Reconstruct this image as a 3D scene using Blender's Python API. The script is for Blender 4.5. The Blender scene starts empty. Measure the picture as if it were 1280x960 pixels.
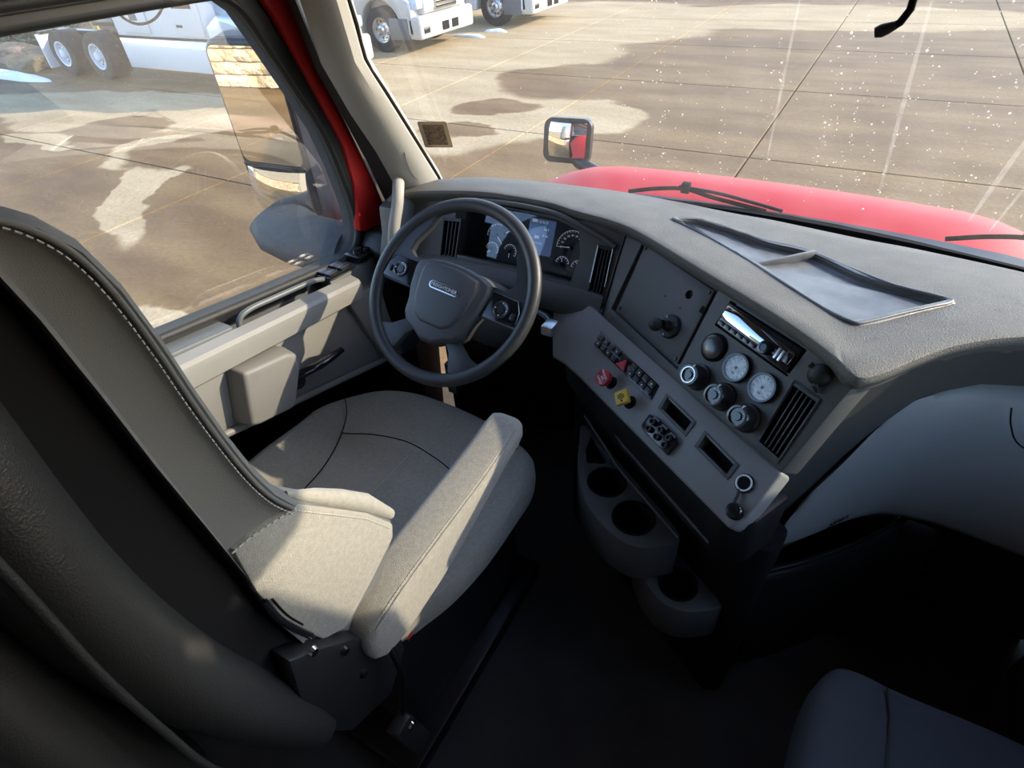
import bpy, bmesh, math, random
from mathutils import Vector, Matrix
from math import sin, cos, pi, radians
random.seed(7)
SC = bpy.context.scene
COL = SC.collection

# ------------------------------------------------------------------ camera
cd = bpy.data.cameras.new('camera'); cam = bpy.data.objects.new('camera', cd); COL.objects.link(cam)
cd.sensor_width = 36.0; cd.lens = 36.0 * 713.69 / 1280.0
cd.clip_start = 0.02; cd.clip_end = 500
rot = Matrix(((0.86753676, -0.28151855, 0.41003327),
              (0.49423578, 0.58038697, -0.64721091),
              (-0.05577609, 0.76413237, 0.64264357)))
cam.matrix_world = Matrix.Translation((0.2, 0.0, 1.65)) @ rot.to_4x4()
SC.camera = cam
# ------------------------------------------------------------------ light
SUN_AZ, SUN_EL = 53.0, 25.5            # degrees right of straight ahead, above horizon
w = bpy.data.worlds.new('world'); SC.world = w; w.use_nodes = True
nt = w.node_tree; bg = nt.nodes['Background']
sky = nt.nodes.new('ShaderNodeTexSky'); sky.sky_type = 'NISHITA'; sky.sun_disc = False
sky.sun_elevation = radians(SUN_EL); sky.sun_rotation = radians(SUN_AZ); sky.altitude = 1600
sky.air_density = 1.0; sky.dust_density = 2.0
nt.links.new(sky.outputs[0], bg.inputs[0]); bg.inputs[1].default_value = 0.80
sl = bpy.data.lights.new('sun', 'SUN'); sl.energy = 7.8; sl.angle = radians(0.6); sl.color = (1.0, 0.86, 0.64)
sun = bpy.data.objects.new('sun', sl); COL.objects.link(sun)
sd = Vector((sin(radians(SUN_AZ)) * cos(radians(SUN_EL)), cos(radians(SUN_AZ)) * cos(radians(SUN_EL)), sin(radians(SUN_EL))))
sun.rotation_euler = sd.to_track_quat('Z', 'Y').to_euler(); sun.location = sd * 30
vs = SC.view_settings; vs.view_transform = 'Standard'; vs.look = 'None'; vs.gamma = 1.0
vs.use_curve_mapping = False; vs.exposure = 0.0

GZ = -1.25      # yard level below the cab floor

# ------------------------------------------------------------------ materials
def newmat(name):
    m = bpy.data.materials.new(name); m.use_nodes = True
    return m, m.node_tree, m.node_tree.nodes['Principled BSDF']
def N(nt, t, **k):
    n = nt.nodes.new(t)
    for a, b in k.items(): setattr(n, a, b)
    return n
def mat(name, col, rough=0.5, metal=0.0, bump=0.0, bscale=300.0, var=0.0, vscale=8.0, spec=0.5, coat=0.0, sheen=0.0, detail=3.0, col2=None):
    m, nt, b = newmat(name); L = nt.links.new
    b.inputs['Base Color'].default_value = (*col, 1); b.inputs['Roughness'].default_value = rough
    b.inputs['Metallic'].default_value = metal; b.inputs['Specular IOR Level'].default_value = spec
    b.inputs['Coat Weight'].default_value = coat; b.inputs['Sheen Weight'].default_value = sheen
    tc = N(nt, 'ShaderNodeNewGeometry')
    if bump:
        n = N(nt, 'ShaderNodeTexNoise'); n.inputs['Scale'].default_value = bscale; n.inputs['Detail'].default_value = detail
        L(tc.outputs['Position'], n.inputs['Vector'])
        bp = N(nt, 'ShaderNodeBump'); bp.inputs['Strength'].default_value = bump; bp.inputs['Distance'].default_value = 1.0 / bscale
        L(n.outputs['Fac'], bp.inputs['Height']); L(bp.outputs[0], b.inputs['Normal'])
    if var or col2:
        n = N(nt, 'ShaderNodeTexNoise'); n.inputs['Scale'].default_value = vscale; n.inputs['Detail'].default_value = 6
        L(tc.outputs['Position'], n.inputs['Vector'])
        r = N(nt, 'ShaderNodeMapRange'); r.inputs[1].default_value = .35; r.inputs[2].default_value = .65
        L(n.outputs['Fac'], r.inputs[0])
        mx = N(nt, 'ShaderNodeMix', data_type='RGBA'); L(r.outputs[0], mx.inputs['Factor'])
        c2 = col2 or tuple(min(1, c * (1 + var)) for c in col)
        c1 = col if col2 else tuple(c * (1 - var) for c in col)
        mx.inputs['A'].default_value = (*c1, 1); mx.inputs['B'].default_value = (*c2, 1)
        L(mx.outputs['Result'], b.inputs['Base Color'])
    return m
M = {}
M['dash'] = mat('dash_grain_plastic', (.125, .12, .108), .6, bump=.8, bscale=420, var=.10, vscale=14, spec=.4)
M['dashlow'] = mat('fascia_plastic', (.085, .088, .09), .5, bump=.25, bscale=700, spec=.4)
M['dashmid'] = mat('console_plastic', (.23, .235, .235), .5, bump=.25, bscale=700, spec=.4)
M['dashside'] = mat('dash_side_plastic', (.05, .05, .048), .6, bump=.4, bscale=420, spec=.3)
M['tray'] = mat('tray_rubber', (.12, .125, .13), .42, bump=.12, bscale=500, var=.25, vscale=20)
M['black'] = mat('black_plastic', (.012, .012, .013), .45, bump=.1, bscale=600)
M['blackgloss'] = mat('gloss_black_plastic', (.010, .010, .012), .15)
M['blackmatt'] = mat('matt_black_plastic', (.005, .005, .006), .85, spec=.2)
M['rubber'] = mat('black_rubber', (.014, .014, .014), .6, bump=.2, bscale=300)
M['floor'] = mat('floor_mat', (.055, .056, .058), .75, bump=.3, bscale=350, var=.2, vscale=6)
M['fabric'] = mat('seat_fabric', (.30, .285, .25), .9, bump=.8, bscale=650, var=.08, vscale=120, spec=.15, sheen=.15)
M['fabricdark'] = mat('seat_side_fabric', (.13, .13, .127), .75, bump=.5, bscale=800, spec=.25)
M['fabricnavy'] = mat('passenger_fabric', (.055, .062, .075), .85, bump=.6, bscale=700, spec=.2)
M['vinyl'] = mat('black_vinyl', (.020, .020, .020), .42, bump=.35, bscale=420, spec=.45, detail=4)
M['thread'] = mat('pale_thread', (.42, .42, .40), .8)
M['door'] = mat('door_grey_plastic', (.19, .185, .175), .5, bump=.25, bscale=600, spec=.4)
M['rail'] = mat('door_rail_plastic', (.24, .235, .22), .42, bump=.2, bscale=600, spec=.5)
M['sill'] = mat('sill_plastic', (.10, .11, .115), .42, bump=.15, bscale=600)
M['pillar'] = mat('pillar_trim', (.32, .305, .275), .65, bump=.4, bscale=500)
M['header'] = mat('headliner', (.06, .06, .056), .9, bump=.4, bscale=500)
M['liner'] = mat('pale_headliner', (.36, .35, .32), .9, bump=.3, bscale=400)  # for the unseen ceiling and back wall, made pale to bounce fill light
M['red'] = mat('red_paint', (.48, .012, .011), .5, coat=.0, spec=.35)
M['chrome'] = mat('chrome', (.75, .76, .78), .08, metal=1)
M['darkchrome'] = mat('smoked_mirror', (.33, .36, .42), .05, metal=1)
M['silver'] = mat('satin_silver', (.45, .46, .47), .3, metal=1)
M['steel'] = mat('dark_steel', (.08, .08, .085), .35, metal=1)
M['screen'] = mat('gauge_glass', (.012, .014, .018), .04, spec=.8, coat=1)
M['lcd'] = mat('lcd_grey_blue', (.05, .07, .11), .15)
M['dial'] = mat('dial_face', (.014, .015, .017), .5)
M['mark'] = mat('white_marking', (.8, .82, .83), .5)
M['whiteface'] = mat('air_gauge_face', (.52, .52, .48), .3, var=.3, vscale=90)
M['redplastic'] = mat('red_plastic', (.40, .02, .03), .4)
M['hazard'] = mat('hazard_red', (.55, .03, .05), .4)
M['yellow'] = mat('yellow_plastic', (.55, .36, .03), .45)
M['knob'] = mat('knob_plastic', (.02, .021, .023), .28, coat=.3)
M['wheel'] = mat('steering_leather', (.035, .036, .038), .42, bump=.25, bscale=500)
M['hub'] = mat('airbag_cover', (.055, .057, .062), .5, bump=.3, bscale=800)
M['mirror'] = mat('mirror_silver', (.88, .89, .9), .015, metal=1)
M['mirrorbody'] = mat('mirror_shell_plastic', (.17, .165, .155), .5, bump=.2, bscale=250)
M['mirrorframe'] = mat('mirror_frame_plastic', (.016, .017, .02), .35, var=.5, vscale=60)
M['mirrorarm'] = mat('mirror_arm_plastic', (.016, .018, .021), .7, bump=.2, bscale=200, var=.4, vscale=40)
M['white'] = mat('white_paint', (.62, .66, .70), .3, coat=.6)
M['silverpaint'] = mat('silver_paint', (.50, .49, .47), .3, coat=.6)
M['fairing'] = mat('grey_fairing', (.12, .13, .15), .5)
M['tyre'] = mat('tyre_rubber', (.02, .02, .022), .8, bump=.3, bscale=40, var=.4, vscale=10)
M['alu'] = mat('polished_aluminium', (.72, .73, .75), .25, metal=1)
M['rimwhite'] = mat('white_rim_paint', (.65, .68, .74), .35)
M['lamp'] = mat('headlamp_lens', (.5, .6, .75), .05, coat=1)
M['stone'] = mat('sandstone', (.55, .40, .22), .9, bump=.8, bscale=12, var=.25, vscale=3)
M['stoneB'] = mat('sandstone_pale', (.66, .52, .33), .9, bump=.8, bscale=12, var=.2, vscale=3)
M['mortar'] = mat('mortar', (.30, .25, .18), .95, bump=.3, bscale=60)
M['boulder'] = mat('boulder_rock', (.16, .12, .095), .9, bump=.8, bscale=8, var=.4, vscale=4)
M['snow'] = mat('snow', (.82, .86, .92), .8, bump=.4, bscale=10)
M['soil'] = mat('dry_grass_bank', (.15, .125, .075), .95, bump=.8, bscale=8, col2=(.07, .06, .045), vscale=1.4)
M['shrub'] = mat('shrub_leaf', (.03, .09, .075), .7, var=.5, vscale=5)
M['yellowmetal'] = mat('yellow_metal', (.55, .37, .10), .5)
M['drop'] = bpy.data.materials.new('water_spot'); M['drop'].use_nodes = True
_t = M['drop'].node_tree; _t.nodes.clear(); _o = _t.nodes.new('ShaderNodeOutputMaterial'); _d = _t.nodes.new('ShaderNodeBsdfDiffuse'); _l = _t.nodes.new('ShaderNodeBsdfTranslucent'); _m = _t.nodes.new('ShaderNodeMixShader')
_d.inputs[0].default_value = (1, .97, .92, 1); _l.inputs[0].default_value = (1, .97, .92, 1); _m.inputs[0].default_value = .6
_t.links.new(_d.outputs[0], _m.inputs[1]); _t.links.new(_l.outputs[0], _m.inputs[2]); _t.links.new(_m.outputs[0], _o.inputs[0])
M['label'] = mat('faded_sticker', (.16, .11, .07), .7, var=.5, vscale=120)
M['labeledge'] = mat('sticker_edge', (.50, .37, .24), .7)
M['tan'] = mat('tan_plate', (.35, .26, .16), .8)
M['orangelabel'] = mat('label_orange', (.5, .12, .03), .5)

def glow(m, col, s_):
    b = M[m].node_tree.nodes['Principled BSDF']; b.inputs['Emission Color'].default_value = (*col, 1); b.inputs['Emission Strength'].default_value = s_
M['dialmark'] = mat('glowing_marking', (.8, .82, .83), .5); glow('dialmark', (.85, .9, 1), .22); glow('lcd', (.25, .42, .85), .16)  # faint glow added so cluster markings and screen read clearly
def glass_mat(name, tint, dust_veil, dust_veil_col, streak, f0=.08):
    m = bpy.data.materials.new(name); m.use_nodes = True; nt = m.node_tree; nt.nodes.clear(); L = nt.links.new
    out = N(nt, 'ShaderNodeOutputMaterial'); tr = N(nt, 'ShaderNodeBsdfTransparent'); tr.inputs[0].default_value = (*tint, 1)
    gl = N(nt, 'ShaderNodeBsdfGlossy'); gl.inputs['Roughness'].default_value = 0.0
    # Schlick reflectance of a thin pane (two faces), the same from either side
    gg = N(nt, 'ShaderNodeNewGeometry'); dt = N(nt, 'ShaderNodeVectorMath', operation='DOT_PRODUCT'); L(gg.outputs['Incoming'], dt.inputs[0]); L(gg.outputs['Normal'], dt.inputs[1])
    ab = N(nt, 'ShaderNodeMath', operation='ABSOLUTE'); L(dt.outputs['Value'], ab.inputs[0])
    om = N(nt, 'ShaderNodeMath', operation='SUBTRACT'); om.inputs[0].default_value = 1; L(ab.outputs[0], om.inputs[1])
    pw = N(nt, 'ShaderNodeMath', operation='POWER'); pw.inputs[1].default_value = 5; L(om.outputs[0], pw.inputs[0])
    mul = N(nt, 'ShaderNodeMath', operation='MULTIPLY_ADD'); mul.inputs[1].default_value = .90; mul.inputs[2].default_value = f0; mul.use_clamp = True
    L(pw.outputs[0], mul.inputs[0])
    mx = N(nt, 'ShaderNodeMixShader'); L(mul.outputs[0], mx.inputs[0]); L(tr.outputs[0], mx.inputs[1]); L(gl.outputs[0], mx.inputs[2])
    df = N(nt, 'ShaderNodeBsdfDiffuse'); df.inputs[0].default_value = (*dust_veil_col, 1)
    tl = N(nt, 'ShaderNodeBsdfTranslucent'); tl.inputs[0].default_value = (*dust_veil_col, 1)
    ad = N(nt, 'ShaderNodeMixShader'); ad.inputs[0].default_value = .5; L(df.outputs[0], ad.inputs[1]); L(tl.outputs[0], ad.inputs[2])
    g = N(nt, 'ShaderNodeNewGeometry'); mp = N(nt, 'ShaderNodeMapping'); mp.inputs['Scale'].default_value = streak
    L(g.outputs['Position'], mp.inputs[0])
    no = N(nt, 'ShaderNodeTexNoise'); no.inputs['Scale'].default_value = 1; no.inputs['Detail'].default_value = 5
    L(mp.outputs[0], no.inputs['Vector'])
    r = N(nt, 'ShaderNodeMapRange'); r.inputs[1].default_value = .35; r.inputs[2].default_value = .8
    r.inputs[3].default_value = dust_veil * .6; r.inputs[4].default_value = dust_veil * 2.2; L(no.outputs['Fac'], r.inputs[0])
    m2 = N(nt, 'ShaderNodeMixShader'); L(r.outputs[0], m2.inputs[0]); L(mx.outputs[0], m2.inputs[1]); L(ad.outputs[0], m2.inputs[2])
    L(m2.outputs[0], out.inputs[0]); return m
M['windshield'] = glass_mat('windshield_glass', (.93, .94, .93), .030, (.95, .86, .76), (14, 14, .8))  # streaky dirt film, plus a painted pale veil of reflected light
M['sideglass'] = glass_mat('side_glass', (.94, .96, .96), .02, (.9, .9, .9), (2, 5, 5), .13)
M['lensclear'] = glass_mat('clear_lens', (.9, .92, .95), .002, (.9, .9, .9), (9, 9, 9), .045)

M['runmark'] = glass_mat('dried_run_mark', (1, 1, 1), .11, (1, .95, .88), (60, 60, 12), .0)
def concrete():
    m, nt, b = newmat('yard_concrete'); L = nt.links.new; b.inputs['Specular IOR Level'].default_value = .25
    g = N(nt, 'ShaderNodeNewGeometry')
    n1 = N(nt, 'ShaderNodeTexNoise'); n1.inputs['Scale'].default_value = .55; n1.inputs['Detail'].default_value = 4
    L(g.outputs['Position'], n1.inputs['Vector'])
    off = N(nt, 'ShaderNodeVectorMath', operation='SCALE'); off.inputs['Scale'].default_value = 1.7
    sb = N(nt, 'ShaderNodeVectorMath', operation='SUBTRACT'); sb.inputs[1].default_value = (.5, .5, .5)
    L(n1.outputs['Color'], sb.inputs[0]); L(sb.outputs[0], off.inputs[0])
    ps = N(nt, 'ShaderNodeVectorMath', operation='ADD'); L(g.outputs['Position'], ps.inputs[0]); L(off.outputs[0], ps.inputs[1])
    def ell(cx, cy, rx, ry, ang):
        mp = N(nt, 'ShaderNodeMapping'); mp.vector_type = 'TEXTURE'
        mp.inputs['Location'].default_value = (cx, cy, 0); mp.inputs['Rotation'].default_value = (0, 0, radians(ang)); mp.inputs['Scale'].default_value = (rx, ry, 1000)
        L(ps.outputs[0], mp.inputs[0])
        ln = N(nt, 'ShaderNodeVectorMath', operation='LENGTH'); L(mp.outputs[0], ln.inputs[0])
        r = N(nt, 'ShaderNodeMapRange', interpolation_type='SMOOTHSTEP'); r.inputs[1].default_value = .93; r.inputs[2].default_value = 1.07
        r.inputs[3].default_value = 1; r.inputs[4].default_value = 0; L(ln.outputs['Value'], r.inputs[0]); return r.outputs[0]
    def comb(op, a, c):
        x = N(nt, 'ShaderNodeMath', operation=op); L(a, x.inputs[0])
        L(c, x.inputs[1]); return x.outputs[0]
    dry = None
    for e in DRY:
        o = ell(*e); dry = o if dry is None else comb('MAXIMUM', dry, o)
    wet = None
    for e in WET:
        o = ell(*e); wet = o if wet is None else comb('MAXIMUM', wet, o)
    inv = N(nt, 'ShaderNodeMath', operation='SUBTRACT'); inv.inputs[0].default_value = 1; L(wet, inv.inputs[1])
    mask = comb('MULTIPLY', dry, inv.outputs[0])
    n2 = N(nt, 'ShaderNodeTexNoise'); n2.inputs['Scale'].default_value = 1.1; n2.inputs['Detail'].default_value = 8
    mp = N(nt, 'ShaderNodeMapping'); mp.inputs['Scale'].default_value = (.5, 1.6, 1); L(g.outputs['Position'], mp.inputs[0]); L(mp.outputs[0], n2.inputs['Vector'])
    rp = N(nt, 'ShaderNodeMapRange'); rp.inputs[1].default_value = .35; rp.inputs[2].default_value = .7; L(n2.outputs['Fac'], rp.inputs[0])
    wc = N(nt, 'ShaderNodeMix', data_type='RGBA'); wc.inputs['A'].default_value = (.15, .083, .027, 1); wc.inputs['B'].default_value = (.235, .145, .055, 1); L(rp.outputs[0], wc.inputs['Factor'])
    dc = N(nt, 'ShaderNodeMix', data_type='RGBA'); dc.inputs['A'].default_value = (.36, .27, .155, 1); dc.inputs['B'].default_value = (.46, .36, .22, 1); L(rp.outputs[0], dc.inputs['Factor'])
    mc = N(nt, 'ShaderNodeMix', data_type='RGBA'); L(mask, mc.inputs['Factor']); L(wc.outputs['Result'], mc.inputs['A']); L(dc.outputs['Result'], mc.inputs['B'])
    n3 = N(nt, 'ShaderNodeTexNoise'); n3.inputs['Scale'].default_value = 26; n3.inputs['Detail'].default_value = 5; L(g.outputs['Position'], n3.inputs['Vector'])
    r3 = N(nt, 'ShaderNodeMapRange'); r3.inputs[1].default_value = .3; r3.inputs[2].default_value = .7; r3.inputs[3].default_value = .84; r3.inputs[4].default_value = 1.14; L(n3.outputs['Fac'], r3.inputs[0])
    hs = N(nt, 'ShaderNodeVectorMath', operation='SCALE'); L(mc.outputs['Result'], hs.inputs[0]); L(r3.outputs[0], hs.inputs['Scale'])
    L(hs.outputs[0], b.inputs['Base Color'])
    rr = N(nt, 'ShaderNodeMapRange'); rr.inputs[3].default_value = .62; rr.inputs[4].default_value = .9; L(mask, rr.inputs[0]); L(rr.outputs[0], b.inputs['Roughness'])
    bp = N(nt, 'ShaderNodeBump'); bp.inputs['Strength'].default_value = .35; bp.inputs['Distance'].default_value = .02; L(n3.outputs['Fac'], bp.inputs['Height']); L(bp.outputs[0], b.inputs['Normal'])
    return m
DRY = [(-7.0, 10.6, 2.9, 3.6, 20), (-9.5, 14.0, 4.2, 4.5, 0), (-4.6, 9.7, 1.5, 1.2, 0), (-9.0, 19, 5, 4.2, 0), (-2.5, 20.5, 6, 2.2, 0),
       (-13.4, 7.3, 5.6, 1.5, 12), (-8.9, 4.7, 2.3, .38, -48), (-4.7, 2.2, .9, .25, 10), (-13.2, 5.3, 1.3, .35, 0), (-10.2, 5.7, .8, .9, 0)]
WET = [(-9.0, 6.6, 1.5, .8, 25), (-4.9, 12.4, 2.1, 1.5, 20), (-5.9, 9.95, 1.0, .62, 20), (-12.3, 6.35, 1.15, .85, 20), (-9.2, 5.95, 1.5, .75, 25), (-5.9, 8.3, .9, .35, 20), (-3, 15, 2.4, 1.0, 0)]
M['concrete'] = concrete()
M['joint'] = mat('joint_filler', (.12, .08, .045), .95)

# ------------------------------------------------------------------ object helpers
WL = {}     # world location of every object made
def V(*a): return Vector(a if len(a) > 1 else a[0])
def root(name, label, cat, loc=(0, 0, 0), group=None, kind=None):
    o = bpy.data.objects.new(name, None); o.empty_display_size = .05; COL.objects.link(o); o.location = loc; WL[o.name] = Vector(loc)
    if label: o['label'] = label
    if cat: o['category'] = cat
    if group: o['group'] = group
    if kind: o['kind'] = kind
    return o
def finish(me, name, m, parent=None, label=None, cat=None, group=None, kind=None, smooth=35):
    me.update()
    n = len(me.vertices)
    if n:
        co = [0.0] * (3 * n); me.vertices.foreach_get('co', co)
        c = Vector([(min(co[i::3]) + max(co[i::3])) / 2 for i in range(3)]); me.transform(Matrix.Translation(-c))
    else: c = Vector((0, 0, 0))
    if m:
        me.materials.clear(); me.materials.append(m if not isinstance(m, str) else M[m])
    if smooth:
        me.polygons.foreach_set('use_smooth', [True] * len(me.polygons)); me.set_sharp_from_angle(angle=radians(smooth))
    o = bpy.data.objects.new(name, me); COL.objects.link(o)
    if parent: o.parent = parent; o.location = c - WL[parent.name]
    else: o.location = c
    WL[o.name] = c
    if label: o['label'] = label
    if cat: o['category'] = cat
    if group: o['group'] = group
    if kind: o['kind'] = kind
    return o
def from_bm(bm, name, m, parent=None, **k):
    bmesh.ops.remove_doubles(bm, verts=bm.verts, dist=1e-6)
    bmesh.ops.recalc_face_normals(bm, faces=bm.faces)
    me = bpy.data.meshes.new(name); bm.to_mesh(me); bm.free(); return finish(me, name, m, parent, **k)
class Fr:
    """a working plane: origin, right, down, outward normal"""
    def __init__(s, O, e, w, n=None):
        s.O = Vector(O); s.e = Vector(e).normalized(); s.w = Vector(w).normalized()
        s.n = Vector(n).normalized() if n else -(s.e.cross(s.w)).normalized()
    def p(s, u, v, h=0.0): return s.O + s.e * u + s.w * v + s.n * h
    def mat(s, u=0, v=0, h=0, rot=0):
        e = s.e * cos(rot) + s.w * sin(rot); up = -(s.w * cos(rot) - s.e * sin(rot))
        m = Matrix((e, up, s.n)).transposed().to_4x4(); m.translation = s.p(u, v, h); return m
def bevel(bm, r, seg=2, ang=30):
    if r <= 0: return
    es = [e for e in bm.edges if len(e.link_faces) == 2 and e.calc_face_angle(0) > radians(ang)]
    bmesh.ops.bevel(bm, geom=es, offset=r, segments=seg, profile=.5, affect='EDGES', clamp_overlap=True)
def prism_bm(fr, poly, h0, h1, r=0.0, seg=2, bm=None):
    own = bm is None
    bm = bm or bmesh.new()
    a = [bm.verts.new(fr.p(u, v, h0)) for u, v in poly]; b = [bm.verts.new(fr.p(u, v, h1)) for u, v in poly]
    bm.faces.new(a[::-1]); bm.faces.new(b)
    for i in range(len(poly)):
        j = (i + 1) % len(poly); bm.faces.new((a[i], a[j], b[j], b[i]))
    bmesh.ops.recalc_face_normals(bm, faces=bm.faces)
    if own and r: bevel(bm, r, seg)
    return bm
def prism(fr, poly, h0, h1, name, m, parent=None, r=0.0, seg=2, **k):
    return from_bm(prism_bm(fr, poly, h0, h1, r, seg), name, m, parent, **k)
def rect(u0, v0, u1, v1): return [(u0, v0), (u1, v0), (u1, v1), (u0, v1)]
def rrect(u0, v0, u1, v1, r, n=4):
    out = []
    for cx, cy, a0 in ((u1 - r, v0 + r, -90), (u1 - r, v1 - r, 0), (u0 + r, v1 - r, 90), (u0 + r, v0 + r, 180)):
        for i in range(n + 1):
            a = radians(a0 + 90 * i / n); out.append((cx + r * cos(a), cy + r * sin(a)))
    return out
def circ(u, v, r, n=24): return [(u + r * cos(2 * pi * i / n), v + r * sin(2 * pi * i / n)) for i in range(n)]
XY = Fr((0, 0, 0), (1, 0, 0), (0, -1, 0), (0, 0, 1))     # (u, v) -> (x, -y)
def box_bm(x0, y0, z0, x1, y1, z1, r=0.0, seg=2):
    f = Fr((0, 0, 0), (1, 0, 0), (0, 1, 0), (0, 0, 1)); return prism_bm(f, rect(x0, y0, x1, y1), z0, z1, r, seg)
def box(x0, y0, z0, x1, y1, z1, name, m, parent=None, r=0.0, seg=2, **k):
    return from_bm(box_bm(x0, y0, z0, x1, y1, z1, r, seg), name, m, parent, **k)
def cat(pts, n=8, closed=False):
    pts = [Vector(p) for p in pts]; out = []; L = len(pts)
    for i in range(L if closed else L - 1):
        p0 = pts[(i - 1) % L] if (closed or i > 0) else pts[0] * 2 - pts[1]
        p1, p2 = pts[i], pts[(i + 1) % L]
        p3 = pts[(i + 2) % L] if (closed or i + 2 < L) else pts[-1] * 2 - pts[-2]
        for k in range(n):
            t = k / n
            out.append(.5 * ((2 * p1) + (p2 - p0) * t + (2 * p0 - 5 * p1 + 4 * p2 - p3) * t * t + (3 * p1 - p0 - 3 * p2 + p3) * t ** 3))
    if not closed: out.append(pts[-1])
    return out
def tube_bm(pts, r, seg=10, closed=False, bm=None, flat=1.0, up=None):
    bm = bm or bmesh.new(); rings = []; L = len(pts); nrm = None
    for i, p in enumerate(pts):
        a = pts[(i - 1) % L] if (closed or i) else pts[i]; b = pts[(i + 1) % L] if (closed or i < L - 1) else pts[i]
        t = (b - a).normalized()
        if up: nrm = (Vector(up) - t * t.dot(Vector(up))).normalized()
        elif nrm is None:
            q = Vector((0, 0, 1)) if abs(t.z) < .9 else Vector((1, 0, 0)); nrm = (q - t * t.dot(q)).normalized()
        else: nrm = (nrm - t * t.dot(nrm)).normalized()
        bn = t.cross(nrm); rr = r[i] if isinstance(r, (list, tuple)) else r
        rings.append([bm.verts.new(p + nrm * (rr * flat * cos(2 * pi * k / seg)) + bn * (rr * sin(2 * pi * k / seg))) for k in range(seg)])
    for i in range(L if closed else L - 1):
        A, B = rings[i], rings[(i + 1) % L]
        for k in range(seg): bm.faces.new((A[k], A[(k + 1) % seg], B[(k + 1) % seg], B[k]))
    if not closed: bm.faces.new(rings[0][::-1]); bm.faces.new(rings[-1])
    return bm
def tube(pts, r, name, m, parent=None, seg=10, closed=False, flat=1.0, up=None, smoothn=0, **k):
    if smoothn: pts = cat(pts, smoothn, closed)
    else: pts = [Vector(p) for p in pts]
    return from_bm(tube_bm(pts, r, seg, closed, None, flat, up), name, m, parent, smooth=50, **k)
def lathe_bm(prof, mtx, seg=32, bm=None):
    """profile (r, h) spun round the frame's normal"""
    bm = bm or bmesh.new(); rings = []
    for r, h in prof:
        if r < 1e-6: rings.append([bm.verts.new(mtx @ Vector((0, 0, h)))])
        else: rings.append([bm.verts.new(mtx @ Vector((r * cos(2 * pi * k / seg), r * sin(2 * pi * k / seg), h))) for k in range(seg)])
    for A, B in zip(rings, rings[1:]):
        if len(A) == 1 and len(B) == 1: continue
        for k in range(seg):
            j = (k + 1) % seg
            if len(A) == 1: bm.faces.new((A[0], B[k], B[j]))
            elif len(B) == 1: bm.faces.new((A[k], A[j], B[0]))
            else: bm.faces.new((A[k], A[j], B[j], B[k]))
    return bm
def lathe(prof, mtx, name, m, parent=None, seg=32, **k): return from_bm(lathe_bm(prof, mtx, seg), name, m, parent, **k)
def loft_bm(secs, cap=True, closed=True, bm=None):
    bm = bm or bmesh.new(); R = [[bm.verts.new(Vector(p)) for p in s] for s in secs]
    n = len(R[0])
    for A, B in zip(R, R[1:]):
        for k in range(n if closed else n - 1):
            j = (k + 1) % n; bm.faces.new((A[k], A[j], B[j], B[k]))
    if cap and closed:
        bm.faces.new(R[0][::-1]); bm.faces.new(R[-1])
    return bm
def loft(secs, name, m, parent=None, cap=True, closed=True, **k): return from_bm(loft_bm(secs, cap, closed), name, m, parent, **k)
def sheet(rows, t, name, m, parent=None, dirv=None, **k):
    """grid surface given thickness t"""
    bm = bmesh.new(); R = [[bm.verts.new(Vector(p)) for p in r] for r in rows]
    for A, B in zip(R, R[1:]):
        for i in range(len(A) - 1): bm.faces.new((A[i], A[i + 1], B[i + 1], B[i]))
    bmesh.ops.recalc_face_normals(bm, faces=bm.faces)
    if dirv:
        ext = bmesh.ops.extrude_face_region(bm, geom=list(bm.faces))
        vs_ = [g for g in ext['geom'] if isinstance(g, bmesh.types.BMVert)]
        bmesh.ops.translate(bm, verts=vs_, vec=Vector(dirv) * t)
    return from_bm(bm, name, m, parent, **k)
def cut(bm, cutters):
    """boolean holes, returns a bmesh"""
    def tmp(b):
        bmesh.ops.recalc_face_normals(b, faces=b.faces)
        me = bpy.data.meshes.new('tmp'); b.to_mesh(me); b.free(); o = bpy.data.objects.new('tmp', me); COL.objects.link(o); return o
    a = tmp(bm); cs = [tmp(c) for c in cutters]
    for c in cs:
        md = a.modifiers.new('b', 'BOOLEAN'); md.operation = 'DIFFERENCE'; md.solver = 'EXACT'; md.object = c
    dg = bpy.context.evaluated_depsgraph_get(); dg.update()
    me = bpy.data.meshes.new_from_object(a.evaluated_get(dg)); out = bmesh.new(); out.from_mesh(me)
    for o in [a] + cs:
        d = o.data; bpy.data.objects.remove(o); bpy.data.meshes.remove(d)
    bpy.data.meshes.remove(me); return out
def text(s, size, mtx, name, m, parent, align='CENTER', ext=.0004, **k):
    c = bpy.data.curves.new('t', 'FONT'); c.body = s; c.size = size; c.align_x = align; c.align_y = 'CENTER'; c.extrude = ext; c.resolution_u = 2
    o = bpy.data.objects.new('t', c); COL.objects.link(o); dg = bpy.context.evaluated_depsgraph_get(); dg.update()
    me = bpy.data.meshes.new_from_object(o.evaluated_get(dg)); bpy.data.objects.remove(o); bpy.data.curves.remove(c)
    me.transform(mtx); return finish(me, name, m, parent, smooth=None, **k)
def stitches(path, name, m, parent, gap=.0065, ln=.0042, r=.0009, lift=(0, 0, 0), **k):
    """a run of thread dashes along a path, one part"""
    P = [Vector(p) + Vector(lift) for p in path]; bm = bmesh.new(); d = 0; nxt = 0; segs = []
    for a, b in zip(P, P[1:]):
        L = (b - a).length
        while nxt < d + L:
            t = (nxt - d) / L; q = a.lerp(b, t); dr = (b - a).normalized(); tube_bm([q - dr * ln / 2, q + dr * ln / 2], r, 5, bm=bm); nxt += gap
        d += L
    return from_bm(bm, name, m, parent, kind='stuff', **k)
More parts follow.
